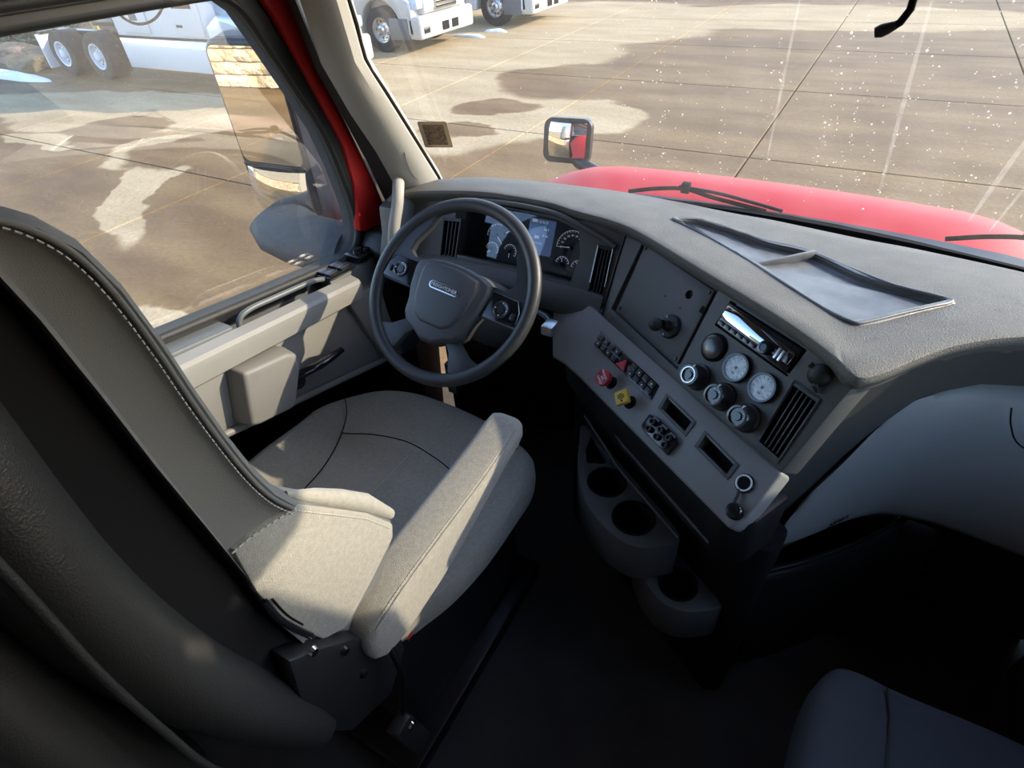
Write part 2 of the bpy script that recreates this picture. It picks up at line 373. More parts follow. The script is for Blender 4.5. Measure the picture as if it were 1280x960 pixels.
def arc3(fr, u, v, r, a0, a1, n=24, h=0): return [fr.p(u + r * cos(radians(a0 + (a1 - a0) * i / n)), v + r * sin(radians(a0 + (a1 - a0) * i / n)), h) for i in range(n + 1)]

# ================================================================== THE YARD
ground = root('ground', 'brown wet concrete yard around the truck, paler where it has dried', None, (0, 0, GZ), kind='structure'); ground['kind'] = 'structure'
gb = box(-150, -120, GZ - .25, 150, 180, GZ - .035, 'subgrade', 'joint', ground)
xs = [-43.2, -39.6, -36, -32.4, -28.8, -25.8, -21.6, -18.0, -14.45, -10.95, -7.8, -4.64, -1.1, 2.45, 6.0, 9.6, 13.2]
ys = [-9.3, -5.7, -2.1, 1.5, 5.15, 8.65, 12.4, 16.1, 19.8, 23.5, 27.2, 30.9, 34.6]
meshes = {}
for i in range(len(xs) - 1):
    for j in range(len(ys) - 1):
        a, b = xs[i + 1] - xs[i], ys[j + 1] - ys[j]; key = (round(a, 2), round(b, 2))
        if key not in meshes:
            bm = box_bm(-a / 2 + .012, -b / 2 + .012, -.15, a / 2 - .012, b / 2 - .012, 0, .008, 1); me = bpy.data.meshes.new('slab'); bm.to_mesh(me); bm.free(); me.materials.append(M['concrete']); meshes[key] = me
        o = bpy.data.objects.new('slab', meshes[key]); COL.objects.link(o); o.parent = ground
        o.location = ((xs[i] + xs[i + 1]) / 2, (ys[j] + ys[j + 1]) / 2, 0)
for nm, a in (('far_paving_front', (-150, 34.6, 150, 180)), ('far_paving_right', (13.2, -9.3, 150, 34.6)), ('far_paving_back', (-43.2, -60, 150, -9.3)), ('far_paving_left', (-150, -60, -43.2, 34.6))):
    box(a[0], a[1], GZ - .15, a[2], a[3], GZ, 'paving', 'concrete', ground)

# bank behind the parked trucks
def bump_sheet(x0, y0, x1, y1, nx, ny, hf, name, m, **k):
    rows = [[(x0 + (x1 - x0) * i / nx, y0 + (y1 - y0) * j / ny, GZ + hf(i / nx, j / ny)) for i in range(nx + 1)] for j in range(ny + 1)]
    return sheet(rows, .3, name, m, None, (0, 0, -1), **k)
rg = random.Random(3)
nzv = [[rg.random() for _ in range(41)] for _ in range(41)]
bump_sheet(-52, 10.9, -19.6, 24, 36, 20, lambda a, b: -.05 + 2.2 * b * (1 - .1 * b) + .35 * nzv[int(a * 36)][int(b * 20)] * min(1, b * 4), 'grass_bank', 'soil', kind='structure', label='dry brown grassy bank behind the parked trucks')
bx = bump_sheet(-44, 8.4, -20.6, 10.95, 26, 6, lambda a, b: .02 + .38 * math.sin(pi * b) * (.6 + .8 * nzv[int(a * 26)][int(b * 6)]), 'rock_bed', 'soil', kind='structure', label='low bed of soil and dry grass beside the concrete')
def rock(x, y, z, s, name, m, label, cat, group, sq=.75):
    bm = bmesh.new(); bmesh.ops.create_icosphere(bm, subdivisions=2, radius=1)
    r = random.Random(int(x * 100 + y * 10))
    sx, sy, sz = s * r.uniform(.8, 1.3), s * r.uniform(.7, 1.1), s * sq * r.uniform(.7, 1.1); a = r.uniform(0, pi)
    for v in bm.verts:
        v.co *= 1 + r.uniform(-.16, .16)
        x_, y_, z_ = v.co.x * sx, v.co.y * sy, v.co.z * sz
        v.co = Vector((x + x_ * cos(a) - y_ * sin(a), y + x_ * sin(a) + y_ * cos(a), z + z_))
    return from_bm(bm, name, m, label=label, cat=cat, group=group, smooth=25)
for (x, y, s, lb) in ((-21.2, 9.35, .42, 'brown boulder nearest the wheels of the white truck, at the snow edge'), (-22.6, 9.5, .45, 'squat brown boulder in the middle of the snow edge'), (-24.3, 9.3, .55, 'large brown boulder in front of the green shrub'),
                      (-22.9, 11.2, .7, 'tallest brown boulder up the bank beside the shrub'), (-26.2, 9.2, .6, 'brown boulder at the far left end of the bank'), (-21.3, 12.4, .5, 'small dark boulder behind the yellow post')):
    rock(x, y, GZ + .15, s, 'boulder', 'boulder', lb, 'boulder', 'boulders on the bank')
def patch(x, y, rx, ry, h, name, m, label, cat, group=None, seed=1):
    r = random.Random(seed); n = 28; ks = [1 + .22 * sin(3 * 2 * pi * i / n + seed) + r.uniform(-.1, .1) for i in range(n)]
    secs = []
    for f, hh in ((1, -.03), (.97, .3 * h), (.75, h), (.35, h * 1.15), (.02, h * 1.1)):
        secs.append([(x + rx * f * k * cos(2 * pi * i / n), y + ry * f * k * sin(2 * pi * i / n), GZ + hh) for i, k in enumerate(ks)])
    return loft(secs, name, m, label=label, cat=cat, group=group, smooth=60)
patch(-21.6, 8.35, 2.3, .42, .1, 'snow_patch', 'snow', 'long strip of melting snow along the edge of the bank', 'snow', seed=2)
patch(-22.0, 10.25, .5, .3, .5, 'snow_patch', 'snow', 'snow lying among the boulders behind the white truck', 'snow', seed=5)
patch(-10.2, 17.0, .35, .2, .05, 'snow_patch', 'snow', 'scrap of snow in front of the silver truck bumper', 'snow', seed=3)
patch(-10.5, 16.1, .5, .14, .05, 'snow_patch', 'snow', 'thin snow scrap under the silver truck bumper', 'snow', seed=4)
# shrub
sh = root('evergreen_shrub', 'dark green rounded shrub among the boulders at the far left', 'shrub', (-25.8, 11.9, GZ + .3))
bm = bmesh.new(); r = random.Random(5)
for i in range(2300):
    a = r.uniform(0, 2 * pi); b = math.acos(r.uniform(-.1, 1)); rad = 1.15 * r.uniform(.75, 1)
    c = Vector((-25.8 + rad * sin(b) * cos(a) * 1.2, 11.9 + rad * sin(b) * sin(a), GZ + .3 + 1.25 * rad * cos(b)))
    d = Vector((r.uniform(-1, 1), r.uniform(-1, 1), r.uniform(-.2, 1))).normalized() * .16; s_ = d.cross(Vector((r.uniform(-1, 1), r.uniform(-1, 1), .3))).normalized() * .045
    vs_ = [bm.verts.new(c - d), bm.verts.new(c + s_), bm.verts.new(c + d), bm.verts.new(c - s_)]; bm.faces.new(vs_)
from_bm(bm, 'foliage', 'shrub', sh, kind='stuff', smooth=None)
bm = bmesh.new(); bmesh.ops.create_icosphere(bm, subdivisions=2, radius=1)
for v in bm.verts: v.co = Vector((-25.8 + v.co.x * 1.05, 11.9 + v.co.y * .9, GZ + .45 + v.co.z * 1.1))
from_bm(bm, 'core', 'shrub', sh)
# yellow post
pb = root('loading_post', 'yellow painted post standing behind the rear wheels of the white truck', 'post', (-21.9, 11.9, GZ))
box(-22.05, 11.75, GZ, -21.75, 12.05, GZ + 2.0, 'post', 'yellowmetal', pb, .02); box(-22.1, 11.7, GZ + 2.0, -21.7, 12.1, GZ + 2.05, 'cap', 'yellowmetal', pb)

# sandstone building that the door mirror shows
wb = root('sandstone_building', 'sandstone block building seen in the driver door mirror', None, (-14, -8.5, GZ), kind='structure')
box(-24, -14, GZ, -3.5, -8.62, GZ + 5.2, 'mortar_bed', 'mortar', wb)
bl = []
for i in range(4):
    for mk in ('stone', 'stoneB'):
        r = random.Random(i * 7 + len(mk)); wdt = (.42, .55, .68, .34)[i]
        bm = box_bm(-wdt / 2, -.1, -.12, wdt / 2, .1, .12); bmesh.ops.subdivide_edges(bm, edges=bm.edges, cuts=1, use_grid_fill=True)
        for v in bm.verts:
            if v.co.y > 0: v.co += Vector((r.uniform(-.012, .012), r.uniform(-.03, .045), r.uniform(-.012, .012)))
        bevel(bm, .012, 1); me = bpy.data.meshes.new('stone_block'); bm.to_mesh(me); bm.free(); me.materials.append(M[mk]); bl.append((wdt, me))
r = random.Random(11); cnt = 0
for row in range(9):
    x = -20.5 - r.random() * .4
    while x < -4.2 and cnt < 295:
        wdt, me = r.choice(bl); o = bpy.data.objects.new('stone_block', me); COL.objects.link(o); o.parent = wb
        o.location = (x + wdt / 2 + 14, -8.6 + 8.5, .14 + row * .262); x += wdt + .025; cnt += 1
box(-24, -8.7, GZ + 2.45, -3.5, -8.35, GZ + 2.75, 'ledge', 'tan', wb, .01)

# ---- parked semi trucks (all face +x)
def truck_wheel(x, y, z, r, wdt, name, tr, rim, parent, holes=10):
    fr = Fr((x, y, z), (1, 0, 0), (0, 0, -1), (0, -1, 0)); mt = fr.mat()
    t = lathe([(r * .55, -wdt * .9), (r * .9, -wdt), (r, -wdt * .85), (r, -.06), (r * .97, 0), (r * .82, .02), (r * .58, 0), (r * .55, -.02), (r * .55, -wdt * .9)], mt, name, tr, parent, 40)
    WLt = t
    rm = lathe([(r * .56, -.03), (r * .56, .01), (r * .50, .005), (r * .45, -.09), (r * .30, -.10), (r * .2, -.07), (r * .2, .02), (r * .12, .05), (0, .05)], mt, 'rim', rim, t, 36)
    bm = bmesh.new()
    for k in range(holes):
        a = 2 * pi * k / holes; f2 = fr
        prism_bm(fr, circ(r * .375 * cos(a), r * .375 * sin(a), r * .042, 10), -.097, -.088, bm=bm)
    from_bm(bm, 'hand_holes', 'blackmatt', t, kind='stuff')
    bm = bmesh.new()
    for k in range(10):
        a = 2 * pi * (k + .5) / 10; lathe_bm([(.016, 0), (.016, .04), (0, .045)], fr.mat(r * .25 * cos(a), r * .25 * sin(a), -.09), 8, bm)
    from_bm(bm, 'lug_nuts', 'chrome', t, kind='stuff')
    return t
def semi(x0, y0, paint, label, cat_group, rimmat, sleeper=True, bumpermat='silverpaint', grp=None):
    """x0 front bumper, y0 near side; body 2.5 m wide, nose towards +x"""
    T = root('semi_truck', label, 'truck', (x0 - 4, y0 + 1.25, GZ), group=grp)
    def B(*a, **k): return box(x0 + a[0], y0 + a[1], GZ + a[2], x0 + a[3], y0 + a[4], GZ + a[5], *a[6:], **k)
    # cab and sleeper profile in x-z, extruded across
    fr = Fr((x0, y0, GZ), (1, 0, 0), (0, 0, 1), (0, 1, 0))
    prism(fr, [(-5.7, .95), (-2.35, .95), (-2.35, 1.25), (-2.0, 2.1), (-2.75, 2.95), (-3.6, 3.6), (-5.7, 3.9)], .03, 2.47, 'cab_body', paint, T, .06, 3)
    prism(fr, [(-.35, .75), (-.05, .9), (-.05, 1.55), (-.35, 1.9), (-2.3, 2.15), (-2.3, 1.2), (-1.95, .95)], .3, 2.2, 'hood', paint, T, .1, 3)
    # fender: arch over the front wheel
    arch = [(-.30, .45)] + [(-1.33 + .66 * cos(radians(a)), .54 + .66 * sin(radians(a))) for a in range(0, 181, 15)][0:] + [(-2.1, .5), (-2.35, .6), (-2.3, 1.25), (-1.9, 1.45), (-.9, 1.42), (-.25, 1.1)]
    arch = [(-.66, .42)] + [(-1.33 + .67 * cos(radians(a)), .54 + .67 * sin(radians(a))) for a in range(8, 173, 12)] + [(-2.03, .42), (-2.32, .42), (-2.3, 1.28), (-1.9, 1.48), (-.9, 1.42), (-.3, 1.15), (-.22, .42)]
    prism(fr, arch, 0, .55, 'fender', paint, T, .04, 3); prism(fr, arch, 1.95, 2.5, 'fender', paint, T, .04, 3)
    B(-.42, .0, .32, .0, 2.5, .84, 'bumper', bumpermat, T, r=.08, seg=3)
    B(-1.02, -.02, .32, -.40, .05, .80, 'bumper_side', 'fairing', T, r=.02)
    gr = B(-.12, .75, .9, -.02, 1.75, 1.6, 'grille', 'silver', T, r=.03)
    for k in range(6): B(-.03, .8, .95 + k * .1, .0, 1.7, .985 + k * .1, 'grille_bar', 'blackgloss', gr)
    for s_ in (.95, 1.4): B(-.005, s_, .42, .015, s_ + .3, .62, 'bumper_vent', 'blackmatt', T)
    for yy in (.08, 2.1): B(-.40, yy, .98, -.10, yy + .32, 1.2, 'headlamp', 'lamp', T, r=.05, seg=3)
    B(-.03, .12, .45, .012, .4, .6, 'fog_lamp', 'blackgloss', T, r=.02)
    prism(fr, [(-5.65, .36), (-2.45, .36), (-2.4, 1.0), (-5.65, 1.0)], 0, .12, 'side_skirt', paint, T, .03)
    B(-5.7, -.005, 1.0, -2.35, .03, 1.04, 'skirt_seam', 'blackmatt', T)
    dr = B(-3.35, -.012, 1.08, -2.4, .03, 2.2, 'cab_door', paint, T, r=.01)
    B(-3.25, -.02, 1.25, -3.05, -.01, 1.30, 'door_handle', 'blackgloss', dr); B(-3.2, -.02, 1.6, -2.55, -.008, 2.1, 'door_window', 'blackgloss', dr)
    B(-4.9, -.015, 1.35, -4.6, .03, 1.75, 'sleeper_vent', 'fairing', T, r=.01)
    B(-5.3, -.012, 1.1, -4.3, .03, 1.9, 'luggage_door', paint, T, r=.02)
    B(-9.6, .5, .75, -1.0, .72, 1.0, 'frame_rail', 'steel', T); B(-9.6, 1.78, .75, -1.0, 2.0, 1.0, 'frame_rail', 'steel', T)
    B(-7.9, .7, 1.08, -6.9, 1.8, 1.25, 'fifth_wheel', 'steel', T, r=.03)
    for xx in (-1.33, -7.0, -8.6):
        truck_wheel(x0 + xx, y0 + .02, GZ + .525, .525, .32 if xx > -2 else .6, 'wheel', 'tyre', rimmat, T)
        fr2 = Fr((x0 + xx, y0 + 2.48, GZ + .525), (1, 0, 0), (0, 0, 1), (0, 1, 0))
        lathe([(0, -.3), (.5, -.3), (.525, -.26), (.525, -.04), (.5, 0), (.3, 0), (0, -.02)], fr2.mat(), 'wheel', 'tyre', T, 32)
    B(-9.55, .0, .15, -9.5, .65, .95, 'mud_flap', 'white', T)
    B(-9.6, .1, .95, -9.45, .7, 1.0, 'flap_hanger', 'steel', T)
    return T
semi(-10.15, 8.95, M['white'], 'white semi truck parked in shade on the left with its tandem rear wheels showing', 'truck', 'rimwhite')
semi(-10.35, 13.55, M['silverpaint'], 'silver semi truck with chrome wheel and bumper parked beyond the left pillar', 'truck', 'alu')
semi(-9.35, 17.75, M['white'], 'farthest semi truck, only its front wheel seen beyond the silver truck', 'truck', 'alu')

# ================================================================== CAB SHELL
body = root('cab_body', None, None, (0, .5, 0), kind='structure')
YZ = Fr((0, 0, 0), (0, 1, 0), (0, 0, 1), (1, 0, 0))       # u = y, v = z, h = x
win = [(.838, 1.548), (.905, 1.542), (.945, 1.51), (.985, 1.43), (1.03, 1.335), (1.075, 1.235), (1.10, 1.13), (1.115, 1.02), (1.112, .955), (1.09, .915), (1.055, .897), (1.0, .897), (.947, .906),
       (.72, .938), (.485, .974), (.30, 1.0), (.20, 1.02), (.12, 1.05), (.08, 1.10), (.07, 1.2), (.07, 1.45), (.09, 1.51), (.14, 1.545), (.498, 1.548)]
WINR = win
def wall_side(sx, name, lab):
    out = [(-.6, -.05), (1.34, -.05), (1.40, .5), (1.36, .95), (1.22, 1.2), (1.12, 1.5), (1.02, 1.75), (.9, 1.95), (-.6, 2.05)]
    bm = prism_bm(YZ, out, sx * 1.0, sx * 1.05); c = prism_bm(YZ, win, sx * .9, sx * 1.2)
    return from_bm(cut(bm, [c]), name, 'header', None, kind='structure', label=lab)
# outer skins
for sx in (-1, 1):
    out = [(-2.2, -.35), (.05, -.35), (1.15, -.35), (1.38, .5), (1.44, .95), (1.30, 1.2), (1.20, 1.5), (1.10, 1.75), (.95, 1.98), (-2.2, 2.3)]
    bm = prism_bm(YZ, out, sx * 1.055, sx * 1.09); c = prism_bm(YZ, [(y + (.07 if y > .6 else -.05) * (1 if z > .0 else 0), z + (.06 if z > 1.3 else -.06)) for y, z in win], sx * .9, sx * 1.2)
    from_bm(cut(bm, [c]), 'outer_skin', 'red', body)
rp_ = [(1.24, 1.895), (1.10, 2.03), (.8, 2.16), (.3, 2.25), (-.4, 2.7), (-2.2, 2.75)]  # unseen roof, front edge shaped to end the sunlight on the driver seat
loft([[(x, y - .12 * (x / 1.08) ** 2, z - .05 * (x / 1.08) ** 4) for y, z in rp_] + [(x, y + .02, z + .03 - .05 * (x / 1.08) ** 4) for y, z in rp_[::-1]] for x in (-1.085, -.9, -.5, 0, .5, .9, 1.085)], 'roof_skin', 'red', body, smooth=40)
box(-1.085, -2.22, -.35, 1.085, -2.18, 2.74, 'rear_skin', 'red', body); box(-1.05, -2.2, -.4, 1.05, 1.3, -.3, 'underbody', 'steel', body)
for sx_ in (-1, 1):
    prism(YZ, [(-2.2, 2.2), (.25, 2.2), (-.4, 2.68), (-2.2, 2.72)], sx_ * 1.06, sx_ * 1.09, 'sleeper_side', 'red', body)
floor = box(-1.0, -.9, -.06, 1.0, 1.62, 0, 'floor', 'floor', None, kind='structure', label='black rubber floor mat of the cab')
box(-1.0, -.96, -.05, 1.0, -.9, 2.05, 'wall_back', 'liner', None, kind='structure')
wl = wall_side(-1, 'wall_left', None); wr = wall_side(1, 'wall_right', None)
# roof: from windshield header back
roofp = [(1.12, 1.85), (1.02, 1.93), (.8, 2.02), (.3, 2.08), (-.95, 2.1)]
secs = []
for x in (-1.0, -.93, -.6, 0, .6, .93, 1.0):
    d = 0 if abs(x) < .95 else .05
    secs.append([(x, y - .14 * (x / .92) ** 2 * (1 if y > .9 else .3), z - d) for y, z in roofp] + [(x, y + .03 - .14 * (x / .92) ** 2 * (1 if y > .9 else .3), z + .06) for y, z in roofp[::-1]])
loft(secs, 'ceiling', 'liner', None, kind='structure')
# firewall and footwell front

def wsb(t): x = t * .95; return Vector((x, 1.575 - .20 * t * t, .985))
def wst(t): x = t * .92; return Vector((x, 1.11 - .13 * t * t, 1.86))
rows = [[wsb(t / 10 - 1) + Vector((0, -.012, 0)) if z is None else Vector((wsb(t / 10 - 1).x, wsb(t / 10 - 1).y - .012, z)) for t in range(21)] for z in (None, .6, .3, -.03)]
sheet(rows, .012, 'wall_front', 'blackmatt', None, (0, 1, 0), kind='structure')
rows = []
for k in range(9):
    f = k / 8; rows.append([wsb(t / 10 - 1).lerp(wst(t / 10 - 1), f) for t in range(21)])
ws = sheet(rows, 0, 'window_1', 'windshield', None, kind='structure', label='rain spotted windshield')
# side glasses
for sx, nm, lb in ((-1, 'window_2', 'driver side door glass'), (1, 'window_3', 'passenger side door glass')):
    bm = bmesh.new(); bm.faces.new([bm.verts.new((sx * 1.02, y, z)) for y, z in win]); from_bm(bm, nm, 'sideglass', None, kind='structure', label=lb, smooth=None)
# water spots on windshield
bm = bmesh.new(); r = random.Random(9)
nrm = (wst(0) - wsb(0)).cross(Vector((1, 0, 0))).normalized()
cols = [r.uniform(-.35, .93) for _ in range(64)]
for i in range(1500):
    if r.random() < .86: t = r.choice(cols) + r.gauss(0, .005) ; f = r.uniform(.12, .95)
    else: t = r.uniform(-.6, .95); f = r.uniform(.05, .95)
    if t < .0 and r.random() < .45: continue
    c = wsb(t).lerp(wst(t), f) ; s_ = abs(r.gauss(0, .0007)) + .0009
    if r.random() < .03: s_ *= 1.7
    mt = Matrix.Translation(c + Vector((0, -.0008, 0)))
    v6 = [bm.verts.new(c + Vector(d)) for d in ((s_, 0, 0), (0, -s_ * .6, s_ * 1.0), (-s_, 0, 0), (0, s_ * .6, -s_ * 1.0), (0, -s_ * .9, -s_ * .5), (0, s_ * .7, s_ * .5))]
    for a, b, c_ in ((0, 1, 4), (1, 2, 4), (2, 3, 4), (3, 0, 4), (1, 0, 5), (2, 1, 5), (3, 2, 5), (0, 3, 5)): bm.faces.new((v6[a], v6[b], v6[c_]))
dr = from_bm(bm, 'water_spots', 'drop', ws, kind='stuff', smooth=60)
for t0, t1, f0, f1, w0 in ((.285, .25, .13, .62, .004), (.02, .04, .18, .62, .003), (.475, .49, .10, .37, .005), (.52, .535, .08, .30, .003)):
    rows = []
    for q in range(13):
        t = t0 + (t1 - t0) * q / 12; f = f0 + (f1 - f0) * q / 12; c = wsb(t).lerp(wst(t), f) + Vector((0, -.001, 0)); wd = w0 * (.35 + .65 * sin(pi * (q + .5) / 13)); rows.append([c + Vector((-wd, 0, 0)), c + Vector((wd, 0, 0))])
    sheet(rows, 0, 'dried_run', 'runmark', ws)
# windshield sticker, lower left, seen from behind
stk = Fr(wsb(-.92).lerp(wst(-.92), .22), (1, -.36, 0), (-.03, .42, -.9))
_t0, _f0 = -.885, .212
_p = wsb(_t0).lerp(wst(_t0), _f0); _u = wsb(_t0 + .03).lerp(wst(_t0 + .03), _f0) - wsb(_t0 - .03).lerp(wst(_t0 - .03), _f0); _v = wsb(_t0) - wst(_t0); _n = _u.cross(_v).normalized()
if _n.y > 0: _n = -_n
_v = _v - _u.normalized() * _v.dot(_u.normalized()); stk = Fr(_p + _n * .002, _u, _v, _n)
sk = root('windshield_sticker', 'square inspection sticker on the lower left corner of the windshield', 'sticker', tuple(stk.O))
prism(stk, rrect(-.042, -.044, .042, .044, .006), 0, .0008, 'backing', 'labeledge', sk); prism(stk, rrect(-.030, -.034, .030, .034, .003), .0008, .0014, 'print_block', 'label', sk)
# A pillar: red painted door frame strip, black seals, grey trim
p_red_i = [(1.006, 1.494), (1.06, 1.345), (1.113, 1.195), (1.12, 1.08), (1.10, .955)]; p_red_o = [(1.068, 1.50), (1.105, 1.345), (1.145, 1.235), (1.20, 1.06), (1.245, .90)]
top_i = (.93, 1.62); top_o = (1.01, 1.66)
def strip(ins, outs, x0, x1, name, m, parent, r=.006, **k):
    return prism(YZ, list(ins) + list(outs)[::-1], x0, x1, name, m, parent, r, **k)
door = root('door_1', 'driver door', None, (-.97, .5, .0), kind='structure')
strip([top_i] + p_red_i, [top_o] + p_red_o, -1.0, -.972, 'painted_frame', 'red', door, .008, label='red painted upper frame strip of the door')
# black inner frame of the window and rubber seal
wpts = [Vector((-.992, y, z)) for y, z in win]
tube(cat(wpts, 3, True), .011, 'window_seal', 'rubber', door, 8, True)
cx, cz = .6, 1.23
def grow(pts, d):
    out = []; L = len(pts)
    for i, (y, z) in enumerate(pts):
        a = Vector(pts[i - 1]); b = Vector(pts[(i + 1) % L]); t = (b - a).normalized(); n_ = Vector((t.y, -t.x))
        if n_.dot(Vector((y - cx, z - cz))) < 0: n_ = -n_
        out.append((y + n_.x * d, z + n_.y * d))
    return out
g1 = grow(win, .034)
bm = cut(prism_bm(YZ, g1, -1.0, -.982), [prism_bm(YZ, grow(win, -.001), -1.1, -.9)]); from_bm(bm, 'window_surround', 'black', door)
prism(YZ, [(-.3, 1.56), (.86, 1.565), (.93, 1.56), (.95, 1.66), (.3, 1.69), (-.3, 1.69)], -1.0, -.955, 'upper_frame', 'header', door, .01)
tube([(-.96, -.3, 1.575), (-.96, .5, 1.578), (-.96, .86, 1.577), (-.96, .93, 1.56)], .011, 'upper_seal', 'rubber', door, 8, smoothn=4)
# body side rubber between the red strip and the grey pillar trim
def rib(rows, t, dirv, name, m, parent, **k): return sheet(rows, t, name, m, parent, dirv, **k)
tr1 = root('trim_1', None, None, (-.88, 1.15, 1.05), kind='structure')
seal = [[(-.965, 1.10, 1.64), (-.90, .975, 1.70)], [(-.965, 1.075, 1.50), (-.905, 1.005, 1.545)], [(-.965, 1.105, 1.35), (-.905, 1.04, 1.40)], [(-.965, 1.145, 1.24), (-.905, 1.10, 1.28)], [(-.965, 1.195, 1.07), (-.905, 1.16, 1.17)], [(-.96, 1.245, .90), (-.90, 1.215, 1.03)]]
rib([[Vector(a), Vector(a).lerp(Vector(b), .5) + Vector((-.012, -.012, 0)), Vector(b)] for a, b in seal], .02, (-.5, .8, 0), 'body_seal', 'rubber', tr1, label='black rubber seal beside grey pillar trim')
Lp = [(-.895, .93, 1.72), (-.9, 1.019, 1.521), (-.9, 1.035, 1.4), (-.9, 1.09, 1.28), (-.9, 1.152, 1.17), (-.9, 1.208, 1.042), (-.9, 1.235, .98)]
Rp = [(-.815, .975, 1.74), (-.82, 1.069, 1.515), (-.82, 1.085, 1.40), (-.82, 1.13, 1.325), (-.82, 1.185, 1.235), (-.82, 1.287, 1.066), (-.82, 1.32, 1.00)]
rows = []
for a, b in zip(Lp, Rp):
    a, b = Vector(a), Vector(b); m_ = a.lerp(b, .5) + Vector((.016, -.022, 0)); q1 = a.lerp(b, .2) + Vector((.008, -.016, 0)); q2 = a.lerp(b, .82) + Vector((.012, -.014, 0))
    rows.append([a + Vector((-.012, .02, 0)), a, q1, m_, q2, b, b + Vector((-.03, .05, .0))])
sheet(rows, .012, 'pillar_cover', 'pillar', tr1, (-.3, .6, 0), label='light grey grained cover of the left windshield pillar')
tube([(-.835, 1.20, 1.20), (-.832, 1.185, 1.165), (-.836, 1.20, 1.115), (-.835, 1.225, 1.085), (-.825, 1.24, 1.12), (-.83, 1.22, 1.17)], .0012, 'access_cap_seam', 'sill', tr1, 6, True, smoothn=4)
tube(cat([Vector(p) + Vector((-.008, .016, 0)) for p in Rp], 3), .006, 'windshield_edge_seal', 'blackmatt', tr1, 8)
hd = tube([(-.872, 1.185, 1.082), (-.857, 1.162, 1.072), (-.846, 1.135, 1.04), (-.845, 1.105, .99), (-.85, 1.09, .93), (-.868, 1.10, .89)], .0165, 'grab_handle', 'pillar', tr1, 12, smoothn=5, label='pale grab handle at the foot of the pillar')
# right pillar and windshield frame for light
tr2 = root('trim_2', None, None, (.88, 1.15, 1.05), kind='structure')
rows = []
for a, b in zip(Lp, Rp):
    a = Vector((.94, a[1], a[2])); b = Vector((.885, b[1] + .02, b[2])); rows.append([a + Vector((.05, 0, 0)), a, (a + b) / 2 + Vector((-.01, -.015, 0)), b, b + Vector((.03, .06, 0))])
sheet(rows, .012, 'pillar_cover', 'pillar', tr2, (.3, .6, 0))
prism(YZ, [(1.0, 1.6), (1.08, 1.62), (1.25, 1.2), (1.32, .9), (1.1, .9), (1.1, 1.15), (1.0, 1.45)], .955, 1.0, 'body_seal', 'rubber', tr2, .005)

# ---- driver door inner panel
# upper sill between glass and rail
sill = [(-.3, 1.085), (.0, 1.04), (.2, 1.005), (.485, .962), (.72, .925), (.947, .893), (1.06, .885), (1.16, .90), (1.22, .93), (1.24, .80), (1.24, .5), (1.0, .45), (-.3, .45)]
base = prism_bm(YZ, sill, -1.0, -.935, .008)
rec = prism_bm(YZ, [(.60, .90), (.62, .99), (.9, .96), (.925, .86), (.88, .842), (.66, .872)], -.985, -.9)
from_bm(cut(base, [rec]), 'sill_trim', 'sill', door, smooth=30)
# glass run lip
tube([(-1.0, -.3, 1.088), (-.998, .2, 1.012), (-.998, .485, .969), (-.998, .72, .933), (-.998, .947, .90), (-.998, 1.02, .892)], .006, 'glass_run_lip', 'rubber', door, 8, smoothn=4)
# rail (arm rest)
RA = Fr((-.90, .2, .968), (0, 1, -.141), (0, -.141, -1), (1, 0, 0))
secs = []
for u, sh_, in ((-.5, 0), (.0, 0), (.3, 0), (.6, 0), (.785, 0), (.79, .002)):
    prof = [(-.036, -.012), (-.030, -.018), (.0, -.012), (.008, -.004), (.010, .006), (.006, .05), (-.006, .056), (-.036, .056)]
    tp = 1 - .25 * max(0, u - .1)
    s = []
    for h, v in prof: s.append(RA.p(u, -.008 + (v if v < .01 else v * tp), h - sh_))
    secs.append(s)
loft(secs, 'arm_rail', 'rail', door, smooth=30, label='pale grey rail along the door')
tube([RA.p(-.5, -.014, -.040), RA.p(.79, -.014, -.040)], .003, 'rail_gap', 'blackmatt', door, 6)
# lower face of the door: recessed grey panel
prism(YZ, [(-.3, .99), (.485, .87), (.95, .81), (1.0, .80), (1.055, .56), (1.0, .565), (.52, .705), (.3, .76), (-.3, .90)], -.94, -.925, 'lower_panel', 'door', door, .004)
prism(YZ, [(.93, .84), (1.06, .82), (1.10, .545), (1.02, .565)], -.94, -.908, 'front_pillar_face', 'door', door, .006)
tube([(-.918, -.3, .905), (-.918, .3, .765), (-.918, .52, .708), (-.918, 1.0, .572), (-.92, 1.1, .545)], .010, 'panel_edge_roll', 'door', door, 8, smoothn=4)
prism(YZ, [(-.3, .90), (.3, .755), (.52, .70), (1.0, .563), (1.2, .5), (1.2, .0), (-.3, .0)], -1.0, -.935, 'kick_panel', 'black', door, .01)
# pocket
pk = [(.545, .872), (.60, .860), (.685, .842), (.712, .822), (.712, .79), (.66, .70), (.64, .685), (.53, .712), (.505, .725)]
bm = prism_bm(YZ, pk, -.93, -.868)
for v in bm.verts:
    if v.co.x > -.9: v.co.y += (.61 - v.co.y) * .12; v.co.z += (.80 - v.co.z) * .06
bevel(bm, .010, 3)
from_bm(bm, 'map_pocket', 'door', door, smooth=40, label='bulged grey pocket housing on the door')
# door release lever
lv = tube([(-.905, .695, .735), (-.895, .715, .742), (-.885, .76, .738), (-.885, .80, .734), (-.89, .85, .728)], [.012, .015, .014, .013, .010], 'release_lever', 'blackgloss', door, 12, smoothn=0, flat=.8, label='black door release lever')
lathe([(0, .0), (.022, .0), (.022, .018), (.018, .024), (0, .024)], Fr((-.925, .70, .718), (0, 1, 0), (0, 0, -1), (1, 0, 0)).mat(), 'lever_pivot', 'blackgloss', lv, 24)
